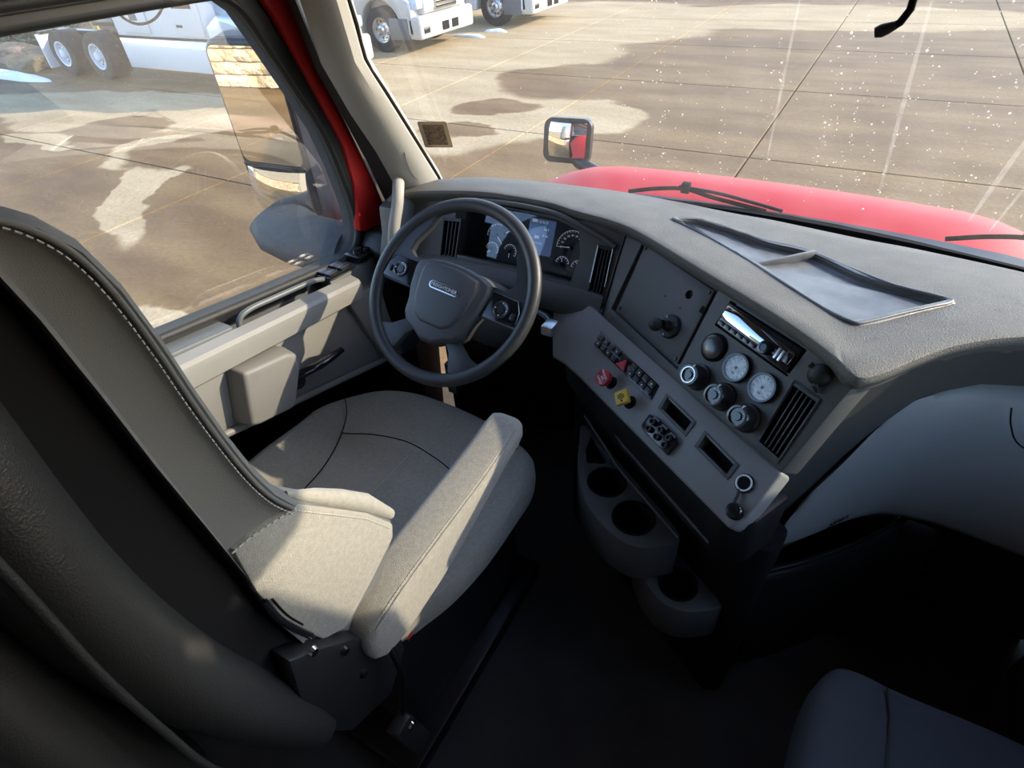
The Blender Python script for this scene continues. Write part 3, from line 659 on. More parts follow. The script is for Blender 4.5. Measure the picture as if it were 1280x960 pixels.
# grab recess lip
tube([(-.942, .625, .905), (-.940, .635, .944), (-.940, .67, .953), (-.940, .74, .944), (-.940, .86, .926), (-.942, .90, .912)], .007, 'grab_lip', 'sill', door, 8, smoothn=5)
# window switches
SW = Fr((-.935, .90, .925), (0, 1, -.1), (.45, 0, -.0), (0, .1, 1))
SW = Fr((-.965, .93, .905), (.0, 1, -.06), (1, 0, 0), (0, .06, 1))
sp = prism(SW, rrect(-.02, -.022, .085, .034, .005), -.006, .004, 'switch_plate', 'blackgloss', door, .002)
for i in range(2):
    for j in range(2): prism(SW, rrect(-.013 + .045 * i, -.016 + .025 * j, .022 + .045 * i, .004 + .025 * j, .003), .004, .011, 'window_switch', 'steel', sp, .002)
sp2 = prism(SW, rrect(.105, -.030, .19, .030, .006), -.006, .012, 'mirror_switch_plate', 'blackgloss', door, .002)
lathe([(0, .02), (.010, .02), (.012, .0), (.012, -.01)], SW.mat(.13, 0, .006), 'mirror_knob', 'knob', sp2, 20)
for j in range(2): prism(SW, rrect(.152, -.02 + .022 * j, .18, -.004 + .022 * j, .003), .012, .018, 'mirror_button', 'steel', sp2, .001)
# door corner speaker foot by the pillar
prism(YZ, [(1.09, .905), (1.13, .95), (1.26, .93), (1.30, .80), (1.24, .60), (1.10, .60)], -.99, -.905, 'door_corner', 'black', door, .01)

door2 = root('door_2', 'unseen passenger door, added to block sun', None, (.97, .5, 0), kind='structure')  # out of view, its rail added to keep sun off the passenger seat
prism(YZ, [(-.3, 1.085), (.2, 1.005), (.72, .925), (1.06, .885), (1.2, .90), (1.2, .0), (-.3, .0)], .935, 1.0, 'sill_trim', 'sill', door2, .008)
loft([[(.88, y, z), (.938, y, z + .01), (.938, y, z - .09), (.885, y, z - .07)] for y, z in ((-.3, 1.06), (.3, .985), (.99, .885))], 'arm_rail', 'rail', door2, smooth=30)

# ---- door mirror (outside, driver)
dm = root('door_mirror', 'large grey truck door mirror with tall flat glass above a convex one', 'mirror', (-1.55, 1.36, .8))
MF = Fr((-1.602, 1.365, 1.07), (1, .09, 0), (0, 0, -1))
prism(MF, rrect(-.158, -.303, .152, .283, .05, 6), -.025, -.0, 'frame', 'mirrorframe', dm, .012, 3)
secs = []
for h, k, sx in ((-.012, .96, -.012), (-.03, 1.04, .02), (-.07, 1.06, .05), (-.13, .98, .075), (-.18, .82, .08), (-.20, .5, .08)):
    secs.append([MF.p(u * k + sx + .02, v * (1 + (k - 1) * .5), h) for u, v in rrect(-.165, -.315, .165, .295, .07, 6)])
loft(secs, 'housing', 'mirrorbody', dm, smooth=50)
prism(MF, rrect(-.140, -.285, .140, .085, .03, 5), -.002, .004, 'main_glass', 'mirror', dm)
# convex glass
nx, ny = 14, 10; rows = []
for j in range(ny + 1):
    v = .105 + .16 * j / ny; rows.append([MF.p(-.135 + .27 * i / nx, v, .004 + .02 * (1 - ((i / nx - .5) * 2) ** 2) * 1 + .014 * (1 - ((j / ny - .5) * 2) ** 2)) for i in range(nx + 1)])
sheet(rows, .01, 'convex_glass', 'mirror', dm, tuple(-MF.n), smooth=60)
prism(MF, rect(-.145, .088, .145, .10), .0, .008, 'glass_divider', 'blackgloss', dm, .002)
# arm: broad moulded foot running back to the door
secs = []
for p, hw, hh in (((-1.66, 1.31, .80), .12, .03), ((-1.50, 1.24, .815), .15, .06), ((-1.32, 1.17, .835), .13, .065), ((-1.18, 1.14, .855), .115, .07), ((-1.06, 1.13, .865), .11, .07)):
    c = Vector(p); s = []
    for k in range(20):
        a = 2 * pi * k / 20; s.append(c + Vector((-.25, 1, 0)).normalized() * (hw * cos(a)) + Vector((0, 0, 1)) * (hh * sin(a)))
    secs.append(s)
loft(secs, 'arm', 'mirrorarm', dm, smooth=60, label='broad dark moulded arm joining mirror to door')

# antenna wire loop outside the door glass
tube([(-1.06, .70, 1.62), (-1.07, .72, 1.55), (-1.08, .755, 1.515), (-1.08, .80, 1.515), (-1.07, .83, 1.545), (-1.06, .84, 1.60)], .0025, 'wire_loop', 'blackmatt', None, 8, smoothn=5, label='thin black wire loop hanging over the top of the door window', cat='wire')

# ---- hood, cowl, wipers, hood mirror
def hood_z(x, y):
    base = [(1.62, .950), (1.70, .961), (1.78, .969), (1.86, .960), (1.94, .935), (2.1, .87), (2.5, .70), (3.0, .48), (3.4, .22), (3.6, -.1), (3.65, -.5)]
    for (a, za), (b, zb) in zip(base, base[1:]):
        if y <= b: z = za + (zb - za) * (y - a) / (b - a); break
    else: z = -.5
    ax = abs(x)
    return z - .012 * (ax / .5) ** 2 - (.9 * max(0, ax - .50) ** 1.9)
hood = root('engine_hood', 'bright red truck hood beyond the windshield', 'hood', (0, 2.3, .5))
rows = []
for y in (1.64, 1.68, 1.72, 1.77, 1.82, 1.87, 1.92, 2.0, 2.1, 2.3, 2.5, 2.8, 3.0, 3.2, 3.4, 3.5, 3.6, 3.65):
    wy = 1.0 - .12 * max(0, y - 2.2) if y < 3.4 else .85; rows.append([(wy * t / 12, y, hood_z(wy * t / 12, y)) for t in range(-12, 13)])
sheet(rows, .02, 'hood_skin', 'red', hood, (0, 0, -1), smooth=60)
for sx in (-1, 1):
    rows = [[(sx * (.80 + .12 * k), 1.9 + 1.6 * j / 10, (.30 + .12 * math.sin(pi * j / 10)) - (.02 + .05 * k * k)) for k in range(4)] for j in range(11)]
    sheet(rows, .03, 'fender', 'red', hood, (0, 0, -1), smooth=60)
cowl = root('cowl', 'black wiper cowl panel between windshield and hood', 'cowl', (0, 1.6, .95))
rows = []
for k, (dy, z) in enumerate(((.012, .985), (.03, .965), (.06, .952), (.085, .958), (.10, .945))):
    rows.append([(x / 10 * .95, 1.575 - .2 * (x / 10) ** 2 * (1 - k * .2) + dy, z - .02 * (x / 10) ** 2 - (.9 * max(0, abs(x / 10 * .95) - .62) ** 1.6)) for x in range(-10, 11)])
sheet(rows, .03, 'cowl_panel', 'black', cowl, (0, 0, -1), smooth=50)
def wiper(x0, dx, lab):
    wp = root('windshield_wiper', lab, 'wiper', (x0, 1.6, 1.0))
    pts = [(x0 - .16, 1.585, .985), (x0 - .08, 1.598, 1.0), (x0, 1.603, 1.008), (x0 + .08, 1.61, .992), (x0 + .22, 1.62, .972)]
    tube(pts, .006, 'blade', 'blackmatt', wp, 8, smoothn=5)
    tube([(x0 - .02, 1.605, 1.012), (x0 + .1, 1.615, 1.003), (x0 + .26, 1.63, .975)], .005, 'arm', 'blackgloss', wp, 8, smoothn=4)
    box(x0 - .012, 1.592, .998, x0 + .012, 1.614, 1.026, 'clip', 'blackmatt', wp, .003)
wiper(-.19, 0, 'left black windshield wiper resting on the cowl before the red hood')
wiper(.60, 0, 'right black windshield wiper at the edge of the photo')
hm = root('hood_mirror', 'small round-cornered convex mirror on a stalk above the red hood', 'mirror', (-1.07, 2.7, .6))
HF = Fr((-1.075, 2.7, .735), (1, .12, 0), (0, -.15, -1))
secs = []
for h, k in ((.0, 1.0), (-.03, 1.03), (-.08, .9), (-.11, .6), (-.12, .3)): secs.append([HF.p(u * k, v * k, h) for u, v in rrect(-.128, -.095, .118, .115, .045, 6)])
loft(secs, 'housing', 'mirrorframe', hm, smooth=50)
rows = []
for j in range(9):
    rows.append([HF.p((-.098 + .196 * i / 10) * (1 - .05 * ((j - 4) / 4) ** 4), -.075 + .16 * j / 8, .002 + .022 * (1 - ((i - 5) / 5) ** 2) + .012 * (1 - ((j - 4) / 4) ** 2)) for i in range(11)])
sheet(rows, .006, 'convex_glass', 'mirror', hm, tuple(-HF.n), smooth=60)
tube([(-1.07, 2.72, .66), (-1.02, 2.71, .625), (-.92, 2.68, .60), (-.83, 2.66, .57), (-.76, 2.64, .50)], [.026, .030, .034, .036, .034], 'stalk', 'mirrorframe', hm, 12, smoothn=0)

# ================================================================== DASHBOARD
dash = root('dashboard', 'grey wraparound truck dashboard with gauges, radio and switch panels', 'dashboard', (0, 1.2, .6))
near = [(-.90, 1.175, 1.045), (-.83, 1.19, 1.062), (-.751, 1.208, 1.07), (-.639, 1.235, 1.074), (-.538, 1.240, 1.075), (-.44, 1.242, 1.073), (-.357, 1.228, 1.07), (-.27, 1.205, 1.07), (-.189, 1.165, 1.07), (-.011, 1.045, 1.07), (.145, .943, 1.07), (.233, .872, 1.07), (.275, .826, 1.07), (.305, .822, 1.07), (.333, .85, 1.07), (.38, .915, 1.07), (.43, .974, 1.07), (.517, 1.039, 1.07), (.62, 1.075, 1.07), (.75, 1.10, 1.065), (.95, 1.12, 1.06)]
far = [(-.93, 1.33, 1.02), (-.89, 1.345, 1.025), (-.861, 1.358, 1.03), (-.78, 1.41, 1.03), (-.711, 1.437, 1.028), (-.62, 1.462, 1.024), (-.517, 1.482, 1.02), (-.43, 1.50, 1.015), (-.35, 1.515, 1.01), (-.2, 1.53, 1.0), (-.05, 1.535, .99), (.05, 1.53, .99), (.13, 1.52, .99), (.2, 1.51, .99), (.28, 1.50, .99), (.36, 1.495, .99), (.44, 1.485, .99), (.54, 1.47, .99), (.64, 1.45, .99), (.75, 1.42, .99), (.93, 1.37, .99)]
near = [(x + .011 * max(0, min(1, (x + .35) / .2)) * (1 if x < .3 else 0), y + .016 * max(0, min(1, (x + .35) / .2)), z) for x, y, z in near]
nc = cat(near, 4); fc = cat(far, 4); rows = []
K = [(.0, -.022), (-.007, -.018), (-.009, -.009), (-.005, -.002), (0, 0)]
for dn, dz in K: rows.append([a + (a - b).normalized() * (-dn if False else dn * -1) + Vector((0, 0, dz)) for a, b in zip(nc, fc)])
for i in range(1, 13):
    f = i / 12; rows.append([a.lerp(b, f) + Vector((0, 0, .012 * sin(pi * f))) for a, b in zip(nc, fc)])
bm = bmesh.new(); R = [[bm.verts.new(p) for p in r_] for r_ in rows]
for A, B in zip(R, R[1:]):
    for i in range(len(A) - 1): bm.faces.new((A[i], A[i + 1], B[i + 1], B[i]))
ext = bmesh.ops.extrude_face_region(bm, geom=list(bm.faces)); bmesh.ops.translate(bm, verts=[g for g in ext['geom'] if isinstance(g, bmesh.types.BMVert)], vec=(0, .03, -.035))
bmesh.ops.recalc_face_normals(bm, faces=bm.faces)
def k(p, s=1.0): return (p[0], -p[1])
TR = [(-.139, 1.312), (-.10, 1.352), (-.02, 1.345), (.078, 1.313), (.188, 1.302), (.306, 1.205), (.417, 1.158), (.415, 1.135), (.364, 1.08), (.295, 1.005), (.265, 1.002), (.18, 1.065), (.068, 1.165), (-.06, 1.262)]
TRs = [(.2 + (x - .2) * 1.0, y) for x, y in TR]
trc = [(p.x, -p.y) for p in cat([Vector((x, y, 0)) for x, y in TRs], 4, True)]
inner = []
c0 = Vector((.14, -1.19))
for x, y in trc:
    d = Vector((x, y)) - c0; inner.append(tuple(c0 + d * (1 - .014 / d.length)))
bmc = cut(bm, [prism_bm(XY, inner, .9, 1.2)])
from_bm(bmc, 'top_pad', 'dash', dash, smooth=40, label='grey grained top pad')
def padz(x, y):
    best = min(range(len(nc)), key=lambda i: abs((nc[i].x + (fc[i].x - nc[i].x) * .5) - x) + 0 * y)
    a, b = nc[best], fc[best]; f = max(0, min(1, (y - a.y) / (b.y - a.y))); return a.z + (b.z - a.z) * f + .012 * sin(pi * f)
tray = loft([[(x, -y, 1.005) for x, y in inner], [(x, -y, 1.07) for x, y in inner]], 'tmp', 'tray', dash, cap=False)
bpy.data.objects.remove(tray)
secs = []
for off, dz in ((-.016, -.006), (-.004, .004), (.0, .005), (.006, .003), (.008, -.008)):
    s = []
    for x, y in trc:
        d = Vector((x, y)) - c0; q = c0 + d * (1 - (.0 + off + .004) / d.length); s.append((q.x, -q.y, padz(q.x, -q.y) + dz))
    secs.append(s)
# floor of the tray
flo = []
for x, y in trc:
    d = Vector((x, y)) - c0; q = c0 + d * (1 - .022 / d.length); flo.append((q.x, -q.y, padz(q.x, -q.y) - .013))
secs.append(flo)
tr = loft(secs, 'storage_tray', 'tray', dash, cap=False, smooth=40, label='sunken storage tray in the dash top')
bm = bmesh.new(); vs_ = [bm.verts.new(p) for p in flo]; cv = bm.verts.new((c0.x, -c0.y, padz(c0.x, -c0.y) - .013))
for i in range(len(vs_)): bm.faces.new((vs_[i], vs_[(i + 1) % len(vs_)], cv))
from_bm(bm, 'tray_floor', 'tray', tr, smooth=60)
dvd = Fr((.068, 1.165, 1.03), (.12, .137, -.004), (.137, -.12, 0), (0, 0, 1))
prism(dvd, rect(.008, -.0035, .172, .0035), -.004, .014, 'tray_divider', 'tray', tr, .003)
tube(cat([Vector((x, -y, padz(x, -y) + .002)) for x, y in trc[::3]], 3, True), .0035, 'tray_rim', 'tray', tr, 8, True)

# --- centre panel (upper), plane UP
e35 = Vector((.824, -.567, 0)); nh = Vector((-.567, -.824, 0)); zz = Vector((0, 0, 1))
def tilt(a): a = radians(a); return nh * sin(a) - zz * cos(a)
UP = Fr((-.219, 1.221, 1.05), e35, tilt(32)); LO = Fr(UP.p(0, .2), e35, tilt(47))
if UP.n.dot(Vector((.4, -1.2, .6))) < 0: UP.n = -UP.n
if LO.n.dot(Vector((.4, -1.2, .6))) < 0: LO.n = -LO.n
FA = Fr((-.54, 1.225, 1.05), (1, 0, 0), (0, -sin(radians(27)), -cos(radians(27)))); FA.n = Vector((0, -cos(radians(27)), sin(radians(27))))
LE = Fr((-.54, 1.285, .96), (1, 0, 0), FA.w); LE.n = FA.n.copy()
vent_r = [(.555, .066), (.608, .066), (.618, .19), (.568, .19)]
bm = cut(prism_bm(UP, [(-.008, .001), (.638, .001), (.636, .06), (.634, .205), (.075, .205), (.03, .12)], -.06, 0, .006),
         [prism_bm(UP, [(.065, .006), (.316, .008), (.338, .183), (.084, .174)], -.010, .03), prism_bm(UP, rrect(.353, .010, .538, .066, .002), -.045, .03), prism_bm(UP, vent_r, -.04, .03)])
cp = from_bm(bm, 'centre_panel', 'dashlow', dash, smooth=30, label='charcoal centre instrument panel')
tube([UP.p(.004, .006, .0015), UP.p(.03, .09, .0015), UP.p(.07, .20, .0015)], .0016, 'panel_joint', 'blackmatt', cp, 6)
# blank cover plate
bm = prism_bm(UP, [(.074, .010), (.307, .012), (.328, .175), (.098, .168)], -.010, -.002, .0)
bevel(bm, .003, 2)
pl_ = from_bm(cut(bm, [prism_bm(UP, circ(.258, .046, .0095), -.03, .02)]), 'blank_plate', 'dashlow', dash, label='blank cover plate screwed to the centre panel')
for u, v in ((.082, .016), (.299, .020), (.106, .160), (.318, .168)):
    lathe([(0, .003), (.003, .003), (.0038, .001), (.0038, -.004)], UP.mat(u, v, -.002), 'screw', 'black', pl_, 14)
for u, v in ((.205, .077), (.257, .079)): lathe([(0, .0004), (.0018, .0004), (.0018, -.001)], UP.mat(u, v, -.002), 'pin_hole', 'blackmatt', pl_, 10)
lathe([(0, -.006), (.0095, -.006), (.0095, -.003)], UP.mat(.258, .046, -.004), 'cable_hole', 'blackmatt', pl_, 20)
prism(UP, rect(.304, .049, .316, .062), -.004, .001, 'latch_hole', 'blackmatt', pl_)
# ball mount on the plate
bmn = root('ball_mount', 'black ball device mount screwed to the blank plate right of the steering wheel', 'mount', tuple(UP.p(.262, .125, -.002)))
lathe([(.026, 0), (.026, .004), (.023, .008), (.012, .010), (.009, .022), (.009, .03)], UP.mat(.262, .122, -.002), 'mount_base', 'rubber', bmn, 28)
lathe([(0, 0)] + [(.0145 * sin(radians(a)), .0145 - .0145 * cos(radians(a))) for a in range(15, 180, 15)] + [(0, .029)], UP.mat(.256, .128, .022), 'ball', 'rubber', bmn, 24)
for u, v in ((.246, .108), (.279, .112), (.262, .142)): lathe([(0, .002), (.003, .002), (.003, 0)], UP.mat(u, v, .005), 'screw', 'steel', bmn, 10)
# radio
rad = root('car_radio', 'single slot car radio with mirror-bright face and round volume knob', 'radio', tuple(UP.p(.445, .038, -.01)))
prism(UP, rrect(.353, .010, .538, .066, .002), -.044, -.012, 'chassis', 'blackgloss', rad)
prism(UP, rrect(.357, .0145, .534, .0615, .002), -.012, .004, 'face', 'blackgloss', rad, .0015)
rf = prism(UP, [(.3585, .0195), (.527, .0245), (.5265, .047), (.47, .0485), (.3585, .0465)], .004, .0062, 'display_glass', 'darkchrome', rad, .0012, label='mirror-like display window reflecting the windshield')
kn = lathe([(.0125, 0), (.0125, .010), (.011, .013), (.007, .0135), (.0065, .012), (0, .012)], UP.mat(.478, .045, .006), 'volume_knob', 'blackgloss', rad, 28)
for i in range(6): prism(UP, rrect(.3600 + i * .0165, .0505, .3745 + i * .0165, .0585, .0015), .004, .0065, 'preset_button', 'knob', rad, .0006)
prism(UP, rrect(.517, .028, .530, .048, .002), .004, .009, 'usb_cover', 'blackgloss', rad, .001)
tube([UP.p(*q, .0092) for q in ((.517, .028), (.530, .028), (.530, .048), (.517, .048))], .0007, 'usb_trim', 'chrome', rad, 6, True)
for u in (.498, .507): prism(UP, rrect(u, .031, u + .006, .052, .001), .004, .0085, 'side_button', 'silver', rad, .0006)
text('AM', .007, UP.mat(.366, .024, .0064), 'badge', 'blackmatt', rad)
# round dials
def ring_dial(u, v, r, nm, lab, face):
    g = root(nm, lab, 'gauge', tuple(UP.p(u, v)), group=None)
    lathe([(r, -.002), (r, .006), (r * .95, .009), (r * .86, .009), (r * .84, .005)], UP.mat(u, v), 'bezel', 'blackgloss', g, 36)
    return g
bk = lathe([(0, .012), (.018, .0115), (.0235, .009), (.0255, .004), (.0255, 0)], UP.mat(.382, .101), 'blanking_cap', 'knob', dash, 36, label='round black blanking cap beside two air gauges')
lathe([(.0285, 0), (.0285, .003), (.026, .004), (.0255, .002)], UP.mat(.382, .101), 'cap_ring', 'blackmatt', bk, 36)
for i, (u, v) in enumerate(((.450, .105), (.516, .105))):
    g = lathe([(.0285, 0), (.0285, .006), (.027, .010), (.0235, .010), (.0225, .006)], UP.mat(u, v), 'air_gauge', 'blackgloss', dash, 36, label=('air pressure gauge nearer the steering wheel', 'air pressure gauge nearer the air vent')[i])
    lathe([(0, .006), (.0228, .006)], UP.mat(u, v), 'dial', 'whiteface', g, 32)
    bm = bmesh.new()
    for k_ in range(11):
        a = radians(135 + 27 * k_); prism_bm(Fr(UP.p(u + .0185 * cos(a), v + .0185 * sin(a)), UP.e * cos(a) + UP.w * sin(a), UP.w * cos(a) - UP.e * sin(a), UP.n), rect(-.0022, -.0004, .0022, .0004), .0062, .0066, bm=bm)
    from_bm(bm, 'scale', 'blackmatt', g, kind='stuff')
    fr = Fr(UP.p(u, v), UP.e * cos(.5) + UP.w * sin(.5), UP.w * cos(.5) - UP.e * sin(.5), UP.n)
    prism(fr, [(-.017, -.0008), (.010, -.0012), (.010, .0012), (-.017, .0008)], .0066, .0074, 'needle', 'mark', g); prism(fr, circ(0, 0, .003, 12), .0066, .008, 'needle_cap', 'blackmatt', g)
    text('PSI', .006, UP.mat(u, v + .012, .0063), 'lettering', 'blackmatt', g)
    lathe([(0, .0095), (.0235, .0095)], UP.mat(u, v), 'lens', 'lensclear', g, 32)
# climate knobs
for i, (u, v) in enumerate(((.390, .166), (.460, .165), (.524, .167))):
    kn = lathe([(.0275, 0), (.0275, .004), (.0235, .008), (.0225, .030), (.0205, .034), (.0165, .0345), (.0155, .031), (0, .031)], UP.mat(u, v), 'climate_knob', 'knob', dash, 36, label=('first climate knob with a chrome ring on its face', 'middle climate knob of the row of three', 'climate knob nearest the air vent')[i])
    if i == 0: lathe([(.0165, .0348), (.0165, .0356), (.0145, .0356), (.0145, .0345)], UP.mat(u, v), 'chrome_ring', 'silver', kn, 32)
    else: tube(arc3(UP, u, v, .0165, 40, 150, 12, .035), .0006, 'ring_arc', 'silver', kn, 6)
    lathe([(0, .034), (.0075, .034), (.0085, .031)], UP.mat(u, v), 'button', 'blackgloss', kn, 20)
    bm = bmesh.new()
    for a in (200, 240, 300, 340): prism_bm(UP, circ(u + .0125 * cos(radians(a)), v + .0125 * sin(radians(a)), .0011, 8), .0312, .0318, bm=bm)
    from_bm(bm, 'markings', 'mark', kn, kind='stuff')
    prism(UP, rect(u - .001, v - .0235, u + .001, v - .017), .030, .0352, 'pointer', 'mark', kn)
# small knob top right of the centre panel
sk_ = lathe([(.0195, 0), (.0185, .010), (.015, .017), (.008, .021), (0, .022)], UP.mat(.584, .032), 'ball_switch', 'rubber', dash, 30, label='small black domed knob above the right air vent')
tube([UP.p(.588, .040, .01), UP.p(.592, .050, .012), UP.p(.597, .055, .004)], .005, 'tab', 'rubber', sk_, 8); tube([UP.p(.578, .028, .012), UP.p(.566, .024, .018)], .005, 'tip', 'rubber', sk_, 8)
# vents
def vent(fr, poly, name_lab, nl, depth=.035, m='silver', vertical=True, topbright=True):
    c = Vector((sum(p[0] for p in poly) / 4, sum(p[1] for p in poly) / 4))
    def ins(d): return [tuple(Vector(p) + (c - Vector(p)).normalized() * d * 1.35) for p in poly]
    bm = cut(prism_bm(fr, ins(-.003), -depth, .003, .0), [prism_bm(fr, ins(.004), -depth + .003, .02)])
    vt = from_bm(bm, 'air_vent', 'black', dash, smooth=30, label=name_lab)
    i_ = [Vector(p) for p in ins(.005)]
    for k_ in range(1, nl + 1):
        f = k_ / (nl + 1); a = i_[0].lerp(i_[1], f); b = i_[3].lerp(i_[2], f); d = Vector((.0016, 0))
        prism(fr, [tuple(a - d), tuple(a + d), tuple(b + d), tuple(b - d)], -.016, -.001, 'vent_slat', 'black', vt, .0004)
    for f in (.35, .7):
        a = i_[0].lerp(i_[3], f); b = i_[1].lerp(i_[2], f); d = Vector((0, .0014)); prism(fr, [tuple(a - d), tuple(b - d), tuple(b + d), tuple(a + d)], -.028, -.017, 'vent_vane', 'black', vt)
    p4 = ins(-.001); path = [Vector(p4[3]).lerp(Vector(p4[0]), .3), Vector(p4[0]), Vector(p4[1]), Vector(p4[1]).lerp(Vector(p4[2]), .7)]
    if topbright: tube([fr.p(q.x, q.y, .0035) for q in path], .0016, 'vent_trim', m, vt, 8)
    return vt
vent(UP, vent_r, 'right air vent beside the climate knobs', 4, m='steel')

# --- lower centre panel
lo_poly = [(-.088, .072), (-.070, .038), (-.042, .012), (.011, .0), (.636, 0), (.648, .10), (.640, .135), (.132, .146), (.071, .150), (.026, .160), (-.02, .125)]
cuts = [prism_bm(LO, [(.360, .040), (.447, .042), (.452, .066), (.366, .064)], -.03, .02), prism_bm(LO, [(.481, .043), (.567, .047), (.570, .070), (.487, .068)], -.03, .02)]
lp = from_bm(cut(prism_bm(LO, lo_poly, -.045, 0, .007, 3), cuts), 'switch_panel', 'dashmid', dash, smooth=35, label='paler grey lower centre panel')
for poly in ([(.355, .034), (.449, .036), (.454, .071), (.363, .069)], [(.476, .037), (.571, .041), (.575, .075), (.482, .073)]):
    c = Vector((sum(p[0] for p in poly) / 4, sum(p[1] for p in poly) / 4))
    hole = [tuple(Vector(p) + (c - Vector(p)).normalized() * .008) for p in poly]
    pk_ = from_bm(cut(prism_bm(LO, poly, -.001, .0025, .0), [prism_bm(LO, hole, -.03, .02)]), 'blank_opening', 'dashlow', dash, smooth=20)
    prism(LO, poly, -.03, -.026, 'opening_floor', 'blackmatt', pk_)
# switch strip
ssp = prism(LO, [(.102, .030), (.328, .032), (.338, .066), (.112, .064)], -.002, .002, 'switch_strip', 'blackgloss', dash, .001)
for rrow in range(2):
    for i in range(10):
        if i in (4, 5): continue
        u = .1085 + .0218 * i + .004 * rrow; v = .0345 + rrow * .0155
        b_ = prism(LO, rrect(u, v, u + .0190, v + .0125, .002), .002, .006, 'switch_button', 'knob', ssp, .001)
        if (i + rrow) % 2: prism(LO, circ(u + .0095, v + .006, .0018, 8), .006, .0064, 'symbol', 'mark', b_)
hz = prism(LO, [(.222, .038), (.238, .062), (.204, .062)], .002, .009, 'hazard_button', 'hazard', ssp, .002, label='red triangular hazard button')
# air brake valve knobs
def brake(u, v, octo, m, lab):
    g = lathe([(.015, 0), (.013, .003), (.009, .004), (.009, .03)], LO.mat(u, v), 'brake_knob', 'blackmatt', dash, 24, label=lab)
    lathe([(.0085, .004), (.0095, .026), (0, .026)], LO.mat(u, v), 'stem', m, g, 20)
    poly = [(u + .020 * cos(2 * pi * (k_ + .5) / 8), v + .020 * sin(2 * pi * (k_ + .5) / 8)) for k_ in range(8)] if octo else rrect(u - .0155, v - .0155, u + .0155, v + .0155, .003)
    if not octo: poly = [(u + (a - u) * cos(.55) - (b - v) * sin(.55), v + (a - u) * sin(.55) + (b - v) * cos(.55)) for a, b in poly]
    prism(LO, poly, .026, .037, 'push_head', m, g, .002)
    if octo:
        for q, (t_, du) in enumerate((('TRAILER', 0), ('AIR', .001), ('SUPPLY', -.002))): text(t_, .0075, LO.mat(u + du, v - .007 + .008 * q, .0372, .35), 'lettering', 'mark', g)
    else:
        bm = bmesh.new()
        for q, ln in ((-.006, .012), (-.001, .017), (.004, .013)):
            fr = Fr(LO.p(u + q, v), LO.e * cos(1.75) + LO.w * sin(1.75), LO.w * cos(1.75) - LO.e * sin(1.75), LO.n); prism_bm(fr, rect(-ln / 2, -.0009, ln / 2, .0009), .0371, .0376, bm=bm)
        prism_bm(LO, circ(u + .008, v + .005, .0022, 10), .0371, .0376, bm=bm)
        from_bm(bm, 'symbol', 'blackmatt', g, kind='stuff')
brake(.226, .100, True, 'redplastic', 'red octagonal trailer air supply knob below the switch strip')
brake(.300, .101, False, 'yellow', 'yellow square parking brake knob beside the red one')
# bank of small connectors
cb = prism(LO, [(.362, .088), (.378, .082), (.440, .082), (.456, .090), (.456, .122), (.375, .122), (.366, .116)], 0, .010, 'connector_bank', 'blackgloss', dash, .002, label='black cluster of small round sockets')
for i in range(3):
    for j in range(2):
        lathe([(.0075, 0), (.0075, .006), (.0045, .007), (.004, .002), (0, .002)], LO.mat(.384 + i * .026 + j * .004, .094 + j * .016, .010), 'socket', 'knob', cb, 16)
for i in range(3): prism(LO, rect(.378 + i * .026, .083, .394 + i * .026, .087), .010, .013, 'clip', 'steel', cb)
# lighter socket and its hanging cap
so = lathe([(.0175, 0), (.0175, .003), (.0155, .005), (.0155, .0052)], LO.mat(.602, .058), 'power_socket', 'blackgloss', dash, 32)
lathe([(.0155, .004), (.0150, .0065), (.0125, .0065), (.0120, .003)], LO.mat(.602, .058), 'socket_ring', 'mark', so, 32, label='pale ring round the socket')
lathe([(.012, .004), (.0115, .0045), (0, .0045)], LO.mat(.602, .058), 'socket_bore', 'blackmatt', so, 24)
cpz = lathe([(0, .016), (.013, .015), (.0155, .010), (.0155, .002), (.012, 0)], LO.mat(.628, .104, .004), 'socket_cap', 'blackgloss', dash, 28, label='black socket cap hanging on its strap')
tube([LO.p(.604, .072, .004), LO.p(.612, .082, .008), LO.p(.614, .09, .008), LO.p(.622, .098, .008)], .003, 'strap', 'rubber', cpz, 8, smoothn=4)
# --- driver instrument fascia with lens recess
lens_hole = [(-.165, .150), (.205, .156), (.215, .085), (.200, .028), (.14, .012), (.02, .006), (-.09, .010), (-.165, .022)]
fpoly = [(-.335, .004), (.338, .004), (.338, .235), (-.345, .235)]
bm = cut(prism_bm(FA, fpoly, -.055, 0, .0), [prism_bm(FA, lens_hole, -.08, .02), prism_bm(FA, [(.257, .052), (.297, .052), (.297, .185), (.257, .182)], -.05, .02), prism_bm(FA, [(-.198, .064), (-.147, .060), (-.147, .180), (-.195, .180)], -.05, .02)])
fs = from_bm(bm, 'driver_fascia', 'dashlow', dash, smooth=30, label='charcoal fascia round the instruments')
# hood over the gauges (arched lip)
ap = [FA.p(u, v, .004) for u, v in ((-.225, .060), (-.205, .028), (-.16, .010), (-.09, -.001), (.0, -.006), (.08, -.005), (.147, .001), (.222, .022), (.262, .034), (.302, .050))]
tube(cat(ap, 5), .007, 'gauge_hood', 'dashlow', dash, 10, label='arched lip over the gauges')
